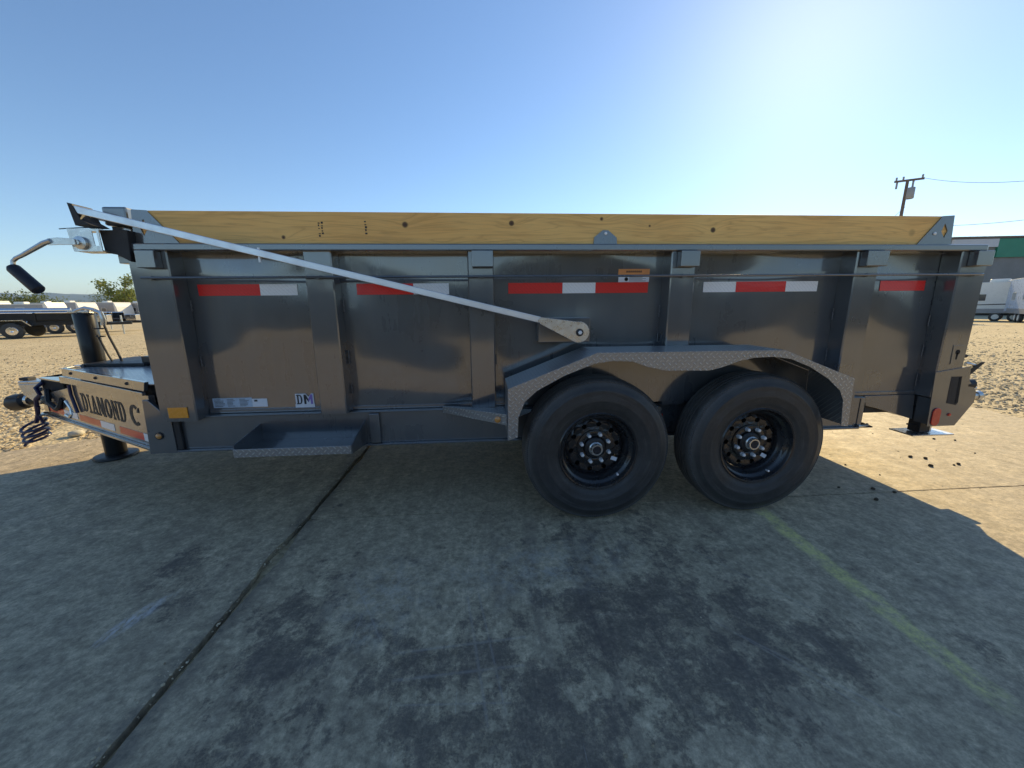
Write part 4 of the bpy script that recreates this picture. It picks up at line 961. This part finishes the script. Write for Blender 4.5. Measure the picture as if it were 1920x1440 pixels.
# ------------------------------------------------------------------ background
def travel_trailer(x, y, rz, L, label, cap='rv_white', wall='rv_grey', H=3.0, decals=0, group='travel trailers parked in the background'):
    t = thing('travel_trailer', label, 'camper', (x, y, ground_z(x, y)), rz, group)
    B = lambda n_, m_, mt, **k: build(n_, m_, mt, t, **k)
    w2_ = 1.22; z0 = .62
    body = [(-L / 2, z0), (L / 2 - .55, z0), (L / 2 - .55, H), (-L / 2, H)]
    B('body', MB().xz(body, -w2_, w2_), wall, bevel=.05)
    fr = [(L / 2 - .552 + .004, z0), (L / 2 - .05, z0), (L / 2, z0 + .5), (L / 2 - .02, 1.7), (L / 2 - .14, 2.3), (L / 2 - .32, 2.75), (L / 2 - .52, H - .01), (L / 2 - .548, H - .01)]
    B('front_cap', MB().xz(fr, -w2_ + .01, w2_ - .01), cap, bevel=.04)
    win = B('front_window', MB().prism([(-.62, 1.95), (.62, 1.95), (.55, 2.30), (-.55, 2.30)], (L / 2 - .09, 0, 0), (0, 1, 0), (-.32, 0, 1), (1, 0, .2), .03), 'rv_grey' if cap == 'rv_white' else 'glass')
    for s in (-1, 1):
        for xx in (-L * .28, L * .05):
            f = B('window', MB().box(xx, xx + .9, *sorted((s * w2_, s * (w2_ + .02))), 1.55, 2.15), 'rv_white')
            build('pane', MB().box(xx + .05, xx + .85, *sorted((s * (w2_ + .021), s * (w2_ + .026))), 1.60, 2.10), 'glass', f)
        B('door', MB().box(L * .25, L * .25 + .66, *sorted((s * w2_, s * (w2_ + .018))), .75, 2.55), wall, bevel=.01)
        B('skirt_band', MB().box(-L / 2 + .03, L / 2 - .6, *sorted((s * (w2_ + .001), s * (w2_ + .012))), .64, .98), 'rv_grey' if wall != 'rv_grey' else 'rv_white')
        for xx in (-.75, .15):
            wv = B('wheel', MB().lathe([(.10, -.10), (.26, -.11), (.335, -.08), (.345, 0), (.335, .08), (.26, .11), (.10, .10)], (xx - .3, s * (w2_ - .15), .345), 24), 'rubber', smooth=True)
            build('rim', MB().lathe([(0, s * .115), (.10, s * .115), (.19, s * .112), (.20, s * .10)], (xx - .3, s * (w2_ - .15), .345), 18), 'rv_white', wv)
        if decals:
            B('decal', MB().prism([(-L * .42, 1.15), (-L * .1, 1.30), (L * .22, 1.22), (L * .22, 1.27), (-L * .1, 1.38), (-L * .42, 1.2)], (0, s * (w2_ + .004), 0), (1, 0, 0), (0, 0, 1), (0, s, 0), .006), 'glass')
            B('decal', MB().prism([(L * .12, 1.5), (L * .30, 1.95), (L * .33, 2.5), (L * .28, 2.0), (L * .10, 1.6)], (0, s * (w2_ + .004), 0), (1, 0, 0), (0, 0, 1), (0, s, 0), .006), 'rv_grey')
    B('roof_unit', MB().box(-.5, .55, -.35, .35, H, H + .28), 'rv_white', bevel=.08)
    B('roof_edge', MB().box(-L / 2 - .02, L / 2 - .5, -w2_ - .02, w2_ + .02, H - .06, H + .015), 'rv_white', bevel=.01)
    B('underframe', MB().box(-L / 2 + .1, L / 2 - .1, -.9, .9, .45, z0), 'dark')
    B('hitch', MB().prism([(L / 2 - .2, -.7), (L / 2 + 1.15, -.06), (L / 2 + 1.15, .06), (L / 2 - .2, .7)], (0, 0, .45), (1, 0, 0), (0, 1, 0), (0, 0, 1), .12), 'dark')
    B('propane_cover', MB().box(L / 2 + .12, L / 2 + .5, -.3, .3, .58, 1.05), 'rv_grey', bevel=.06)
    B('tongue_jack', MB().tube([(L / 2 + .8, 0, .02), (L / 2 + .8, 0, 1.15)], .035, 8), 'rv_white')
    return t
def px2w(px, dist):
    d = fv * 700 + rv * (px - 960) - uv_ * (590 - 720); k = dist / math.hypot(d.x, d.y)
    return d.x * k, -2.15 + d.y * k
def face(x, y, extra=0): return math.atan2(-2.15 - y, -x) + extra     # local +X towards the camera
x, y = px2w(206, 91); travel_trailer(x, y, face(x, y, R_(36)), 6.5, 'white fronted travel trailer with grey sides, nearest left of the tree base', H=3.0)
x, y = px2w(262, 91); travel_trailer(x, y, face(x, y, R_(36)), 6.5, 'white fronted travel trailer half hidden behind the front corner post', H=2.95)
x, y = px2w(136, 88); travel_trailer(x, y, face(x, y, R_(34)), 6.5, 'travel trailer with grey front window seen above the black equipment trailer', H=2.95)
x, y = px2w(46, 74); travel_trailer(x, y, face(x, y, R_(48)), 7.2, 'cream travel trailer at the far left edge behind polished black trailer', H=2.55)
x, y = px2w(1862, 49.5); travel_trailer(x, y, face(x, y, R_(-92)), 9.5, 'white travel trailer with dark swoosh decals beside the rear of the dump trailer', wall='rv_white', H=3.0, decals=1)
x, y = px2w(1952, 46); travel_trailer(x, y, face(x, y, R_(-78 - 90)), 8.0, 'pale blue fronted fifth wheel camper cut off by the right edge', cap='rv_blue', wall='rv_blue', H=3.1)

x, y = px2w(92, 96); travel_trailer(x, y, face(x, y, R_(36)), 6.5, 'white fronted camper standing between the cream one and its right neighbour', H=3.0)

for k, (px, dd, lb) in enumerate([(-40, 84, 'camper partly outside the left edge behind the cream one'), (178, 110, 'small distant camper roof between two white fronted campers'), (226, 118, 'distant camper in the second row left of the tree trunk'), (250, 122, 'distant camper in the second row right of the tree trunk')]):
    x, y = px2w(px, dd); travel_trailer(x, y, face(x, y, R_(36)), 6.5, lb, H=3.05)

def black_trailer(x, y, rz, L, label, roll=True):
    t = thing('equipment_trailer', label, 'trailer', (x, y, ground_z(x, y)), rz, 'black equipment trailers parked on the gravel')
    B = lambda n_, m_, mt, **k: build(n_, m_, mt, t, **k)
    for s in (-1, 1):
        B('frame_rail', MB().box(-L / 2, L / 2, s * 1.0 - .05, s * 1.0 + .05, .62, .80), 'black', bevel=.01)
        B('side_wall', MB().box(-L / 2, L / 2 - .3, s * 1.06 - .03, s * 1.06 + .03, .86, 1.20), 'black', bevel=.01)
        B('top_tube', MB().tube([(-L / 2, s * 1.06, 1.24), (L / 2 - .3, s * 1.06, 1.24)], .05, 10), 'chrome', smooth=True)
        B('fender', MB().xz([(-1.25, .60), (-1.0, .90), (.75, .90), (1.0, .60), (.95, .60), (.72, .86), (-.97, .86), (-1.2, .60)], *sorted((s * 1.10, s * 1.36))), 'chrome')
        for xx in (-.55, .33):
            wv = B('wheel', MB().lathe([(.12, -.1), (.28, -.12), (.37, -.09), (.38, 0), (.37, .09), (.28, .12), (.12, .1)], (xx, s * 1.23, .38), 28), 'rubber', smooth=True)
            build('rim', MB().lathe([(0, s * .10), (.06, s * .12), (.19, s * .118), (.21, s * .10)], (xx, s * 1.23, .38), 20), 'chrome', wv)
    for k in range(5): B('wall_post', MB().box(-L / 2 + .1 + k * (L - .6) / 4, -L / 2 + .17 + k * (L - .6) / 4, -1.13, -1.09, .80, 1.24), 'black')
    B('deck', MB().box(-L / 2, L / 2, -1.0, 1.0, .80, .86), 'dark')
    B('tongue', MB().prism([(L / 2, -.8), (L / 2 + 1.5, -.07), (L / 2 + 1.5, .07), (L / 2, .8)], (0, 0, .55), (1, 0, 0), (0, 1, 0), (0, 0, 1), .14), 'black', bevel=.01)
    B('tongue_jack', MB().tube([(L / 2 + 1.1, 0, .02), (L / 2 + 1.1, 0, 1.05)], .04, 8), 'zinc', smooth=True)
    B('toolbox', MB().box(L / 2 + .1, L / 2 + .65, -.45, .45, .70, 1.10), 'chrome', bevel=.02)
    if roll: B('tarp_roll', MB().tube([(-L / 2 + .2, -.9, 1.36), (L / 2 - .5, -.9, 1.36)], .11, 14), 'chrome', smooth=True)
    return t
x, y = px2w(20, 31.5); black_trailer(x, y, face(x, y, R_(72)), 5.6, 'low black trailer with polished side tubes at the left edge of the lot')
x, y = px2w(140, 37); black_trailer(x, y, face(x, y, R_(72)), 4.6, 'black trailer with bare top behind the raised tongue jack', roll=False)
x, y = px2w(70, 43); black_trailer(x, y, face(x, y, R_(70)), 5.0, 'second row black trailer with tarp roll behind the nearest ones')

# trees
def tree(x, y, h, cr, label, mat, trunk=True, seed=1, nl=1400, group='trees beyond the lot', name='tree', base=0.25, ls=1.0):
    rs = random.Random(seed); z0 = ground_z(x, y)
    t = thing(name, label, 'tree', (x, y, z0), 0, group)
    m = MB(); limbs = []
    m.tube([(0, 0, -.2), (.1, 0, h * .3), (.15, .1, h * .62)], [h * .03, h * .022, h * .012], 8)
    for k in range(9):
        a = rs.uniform(0, 6.28); zz = h * rs.uniform(.25, .55); e = Vector((math.cos(a) * cr * rs.uniform(.5, .9), math.sin(a) * cr * rs.uniform(.5, .9), h * rs.uniform(.55, .92)))
        m.tube([(.1, 0, zz), (e.x * .5, e.y * .5, (zz + e.z) / 2), tuple(e)], [h * .012, h * .008, h * .004], 5); limbs.append(e)
    build('trunk', m, 'bark', t, smooth=True)
    m = MB(); cl = limbs + [Vector((rs.uniform(-1, 1) * cr * .7, rs.uniform(-1, 1) * cr * .7, h * rs.uniform(base, .97))) for _ in range(12)]
    for k in range(nl):
        c = rs.choice(cl); r = cr * .30; d = Vector((rs.gauss(0, 1), rs.gauss(0, 1), rs.gauss(0, .8))) * r * .55
        p = c + d; s = h * .022 * rs.uniform(.6, 1.5) * ls
        a = Vector((rs.gauss(0, 1), rs.gauss(0, 1), rs.gauss(0, 1))).normalized(); b = a.cross(Vector((rs.gauss(0, 1), rs.gauss(0, 1), rs.gauss(0, 1)))).normalized()
        m.add([p - a * s, p + b * s * .6, p + a * s, p - b * s * .6], [(0, 1, 2, 3)])
    build('crown', m, mat, t)
    return t
x, y = px2w(236, 104); tree(x, y, 8.2, 3.3, 'light green open crowned tree rising behind the parked campers', 'leaf2', seed=4, nl=2600)
x, y = px2w(262, 112); tree(x, y, 6.4, 3.6, 'yellow green tree right behind the front corner post', 'leaf2', seed=9, nl=2200)
x, y = px2w(196, 125); tree(x, y, 5.2, 3.6, 'low dark bush at the left foot of the light green tree', 'leaf', seed=12, nl=1200, base=.05)
for i, (px, hh, lb) in enumerate([(-20, 5.0, 'dark green tree at the far left of the low tree row'), (12, 4.7, 'dark tree second from the left in the low tree row'), (38, 4.4, 'low bushy tree behind the cream camper'), (57, 5.6, 'tallest green tree of the low row left of the crank grip'),
                                  (80, 4.6, 'bushy tree in the low row under the crank grip'), (108, 4.0, 'small low tree right of the crank grip'), (150, 3.9, 'small round dark tree between the campers')]):
    x, y = px2w(px, 135 + 5 * (i % 3)); tree(x, y, hh, 4.2, lb, 'leaf' if i % 2 else 'leaf2', seed=20 + i, nl=1100, base=.05, ls=1.5)

# mountains, far
def hills(name, D, a0, a1, hf, depth):
    n = 120; nr = 7; vs = []
    for j in range(nr + 1):
        for i in range(n + 1):
            a = a0 + (a1 - a0) * i / n; r = D + depth * j / nr
            prof = math.sin(math.pi * j / nr) ** 1.2
            h = hf(a) * prof * (1 + .18 * mnoise.noise(Vector((a * 40, j * .9, 2)))) - 6
            vs.append((r * math.sin(a), r * math.cos(a), h))
    m = MB().add(vs, [(j * (n + 1) + i, j * (n + 1) + i + 1, (j + 1) * (n + 1) + i + 1, (j + 1) * (n + 1) + i) for j in range(nr) for i in range(n)])
    return build(name, m, 'hill', kind='structure', smooth=True, origin=False)
hills('mountains', 4700, R_(-75), R_(-20), lambda a: 165 + 40 * mnoise.noise(Vector((a * 9, 0, 0))) + 16 * mnoise.noise(Vector((a * 30, 3, 0))), 1500)

# building with green fascia
t = thing('building', 'long low grey building with green and white fascia behind the right hand campers', 'building', (0, 0, 0), 0)
def pdepth(px, D):
    d = fv * 700 + rv * (px - 960) - uv_ * (575 - 720); return d.x * D / 700, -2.15 + d.y * D / 700
bx0, by0 = pdepth(1760, 47); bx1, by1 = pdepth(2300, 45)
D_ = Vector((bx1 - bx0, by1 - by0, 0)); L_ = D_.length; D_.normalize(); Nb = Vector((-D_.y, D_.x, 0)); 
if Nb.dot(Vector((bx0, by0, 0))) < 0: Nb = -Nb
t.location = (bx0, by0, -.5); t.rotation_euler = (0, 0, math.atan2(D_.y, D_.x))
sg = 1 if (Vector((-D_.y, D_.x, 0)) - Nb).length < .1 else -1
def yy(a, b): return sorted((a * sg, b * sg))
B = lambda n_, m_, mt, **k: build(n_, m_, mt, t, **k)
B('wall', MB().box(0, L_, *yy(0, 18), 0, 9.2), 'bld_grey')
B('fascia', MB().box(5.0, L_, *yy(-.25, -.01), 7.0, 9.15), 'bld_green')
B('fascia', MB().box(-.1, 4.99, *yy(-.25, -.01), 8.2, 9.15), 'bld_white')
B('roof_edge', MB().box(-.3, L_ + .3, *yy(-.35, 18.2), 9.2, 9.42), 'pole')
for k in range(5): B('roller_door', MB().box(16 + k * 8, 20 + k * 8, *yy(-.06, -.005), 0, 4.2), 'rv_grey')
for k in range(3): B('wall_lamp', MB().box(11.6 + k * 9, 12.1 + k * 9, *yy(-.5, -.01), 6.3, 6.6), 'rv_white', bevel=.04)

# utility pole and wires
pz = -.5
def wpt(px, py, dist):
    d = fv * 700 + rv * (px - 960) - uv_ * (py - 720); k = dist / math.hypot(d.x, d.y); return Vector((d.x * k, -2.15 + d.y * k, 1.2 + d.z * k))
top = wpt(1702, 338, 60); px_, py_ = top.x, top.y
t = thing('utility_pole', 'wooden utility pole with crossarm and grey transformer can', 'utility pole', (px_, py_, pz), 0)
def wpt(px, py, dist):
    d = fv * 700 + rv * (px - 960) - uv_ * (py - 720); k = dist / math.hypot(d.x, d.y); return Vector((d.x * k, -2.15 + d.y * k, 1.2 + d.z * k))
top = wpt(1702, 338, 60)
B = lambda n_, m_, mt, **k: build(n_, m_, mt, t, **k)
hp = top.z - pz
B('pole', MB().tube([(0, 0, 0), (0, 0, hp)], [.19, .13], 14), 'pole', smooth=True)
a = wpt(1675, 341, 60.6) - Vector((px_, py_, pz)); b = wpt(1731, 334, 59.4) - Vector((px_, py_, pz))
dd = (b - a).normalized(); up = Vector((0, 0, 1)); nn = dd.cross(up).normalized()
B('crossarm', MB().prism([(0, -.10), ((b - a).length, -.10), ((b - a).length, .10), (0, .10)], a - nn * .25, dd, up, nn, .12), 'pole')
for f in (.06, .30, .94):
    q = a + (b - a) * f - nn * .19; B('insulator', MB().lathe([(.05, 0), (.10, .10), (.06, .16), (.10, .22), (.05, .32), (0, .32)], (q.x, q.y, q.z + .10), 12, 'z'), 'trafo', smooth=True)
q = a + (b - a) * .10 - nn * .19; B('cutout', MB().box(q.x - .06, q.x + .06, q.y - .06, q.y + .06, q.z - .75, q.z - .11), 'trafo')
q = a + (b - a) * .66 - nn * .19; B('cutout', MB().box(q.x - .06, q.x + .06, q.y - .06, q.y + .06, q.z - .7, q.z - .11), 'trafo')
q = wpt(1707, 361, 60) - Vector((px_, py_, pz))
B('transformer', MB().lathe([(.30, -.62), (.33, -.58), (.33, .42), (.30, .48), (.10, .52), (0, .52)], q, 24, 'z'), 'trafo', smooth=True)
B('bushing', MB().tube([(q.x + .1, q.y, q.z + .5), (q.x + .14, q.y, q.z + .95)], .06, 8), 'trafo', smooth=True)
def wire(label, p0, p1, sag, r=.018):
    pts = [p0.lerp(p1, k / 24) - Vector((0, 0, sag * 4 * (k / 24) * (1 - k / 24))) for k in range(25)]
    o = build('power_line', MB().tube(pts, r, 5), 'wire'); tag(o, label, 'power line', 'overhead wires at the utility pole'); return o
wire('upper overhead wire running right from the pole crossarm', wpt(1730, 333, 59.4), wpt(2180, 300, 45), .8)
wire('lower overhead wire right of the rear side board bracket', wpt(1700, 423, 60), wpt(2150, 378, 48), .5)
wire('short slack wire falling left from the pole', wpt(1697, 388, 60), wpt(1560, 462, 75), 1.2)

# unseen leafy row added behind the camera to darken reflections in the glossy paint
m = MB(); rs = random.Random(77)
for k in range(14000):
    x = rs.uniform(-34, 34); hmax = 2.35 + .5 * (mnoise.noise(Vector((x * .25, 0, 0))) + .6 * mnoise.noise(Vector((x * .9, 4, 0)))); z = rs.uniform(-.1, hmax)
    p = Vector((x, -13.2 + rs.uniform(-.8, .8), z - .03)); s = .15 * rs.uniform(.6, 1.4)
    a = Vector((rs.gauss(0, 1), rs.gauss(0, 1), rs.gauss(0, 1))).normalized(); b = a.cross(Vector((rs.gauss(0, 1), rs.gauss(0, 1), rs.gauss(0, 1)))).normalized()
    m.add([p - a * s, p + b * s * .7, p + a * s, p - b * s * .7], [(0, 1, 2, 3)])
m.box(-34, 34, -13.7, -12.9, -.05, 1.9)
o = build('filler_row', m, 'filler', kind='stuff', origin=False); o['label'] = 'dark hedge row added unseen behind the camera to darken reflections in the glossy side paint'; o['category'] = 'filler'

# haze
HZ = True
if HZ:
    hb = MB().box(-6600, 6600, -6600, 6600, -1.8, 190)
    o = build('haze', hb, 'hole', kind='stuff')
    hm = bpy.data.materials.new('haze_air'); hm.use_nodes = True; nt = hm.node_tree; nt.nodes.clear()
    oo = nt.nodes.new('ShaderNodeOutputMaterial'); pv = nt.nodes.new('ShaderNodeVolumePrincipled')
    pv.inputs['Density'].default_value = 0.00013; pv.inputs['Color'].default_value = (.50, .72, 1.0, 1); pv.inputs['Anisotropy'].default_value = 0.0
    nt.links.new(pv.outputs[0], oo.inputs['Volume']); o.data.materials.clear(); o.data.materials.append(hm)
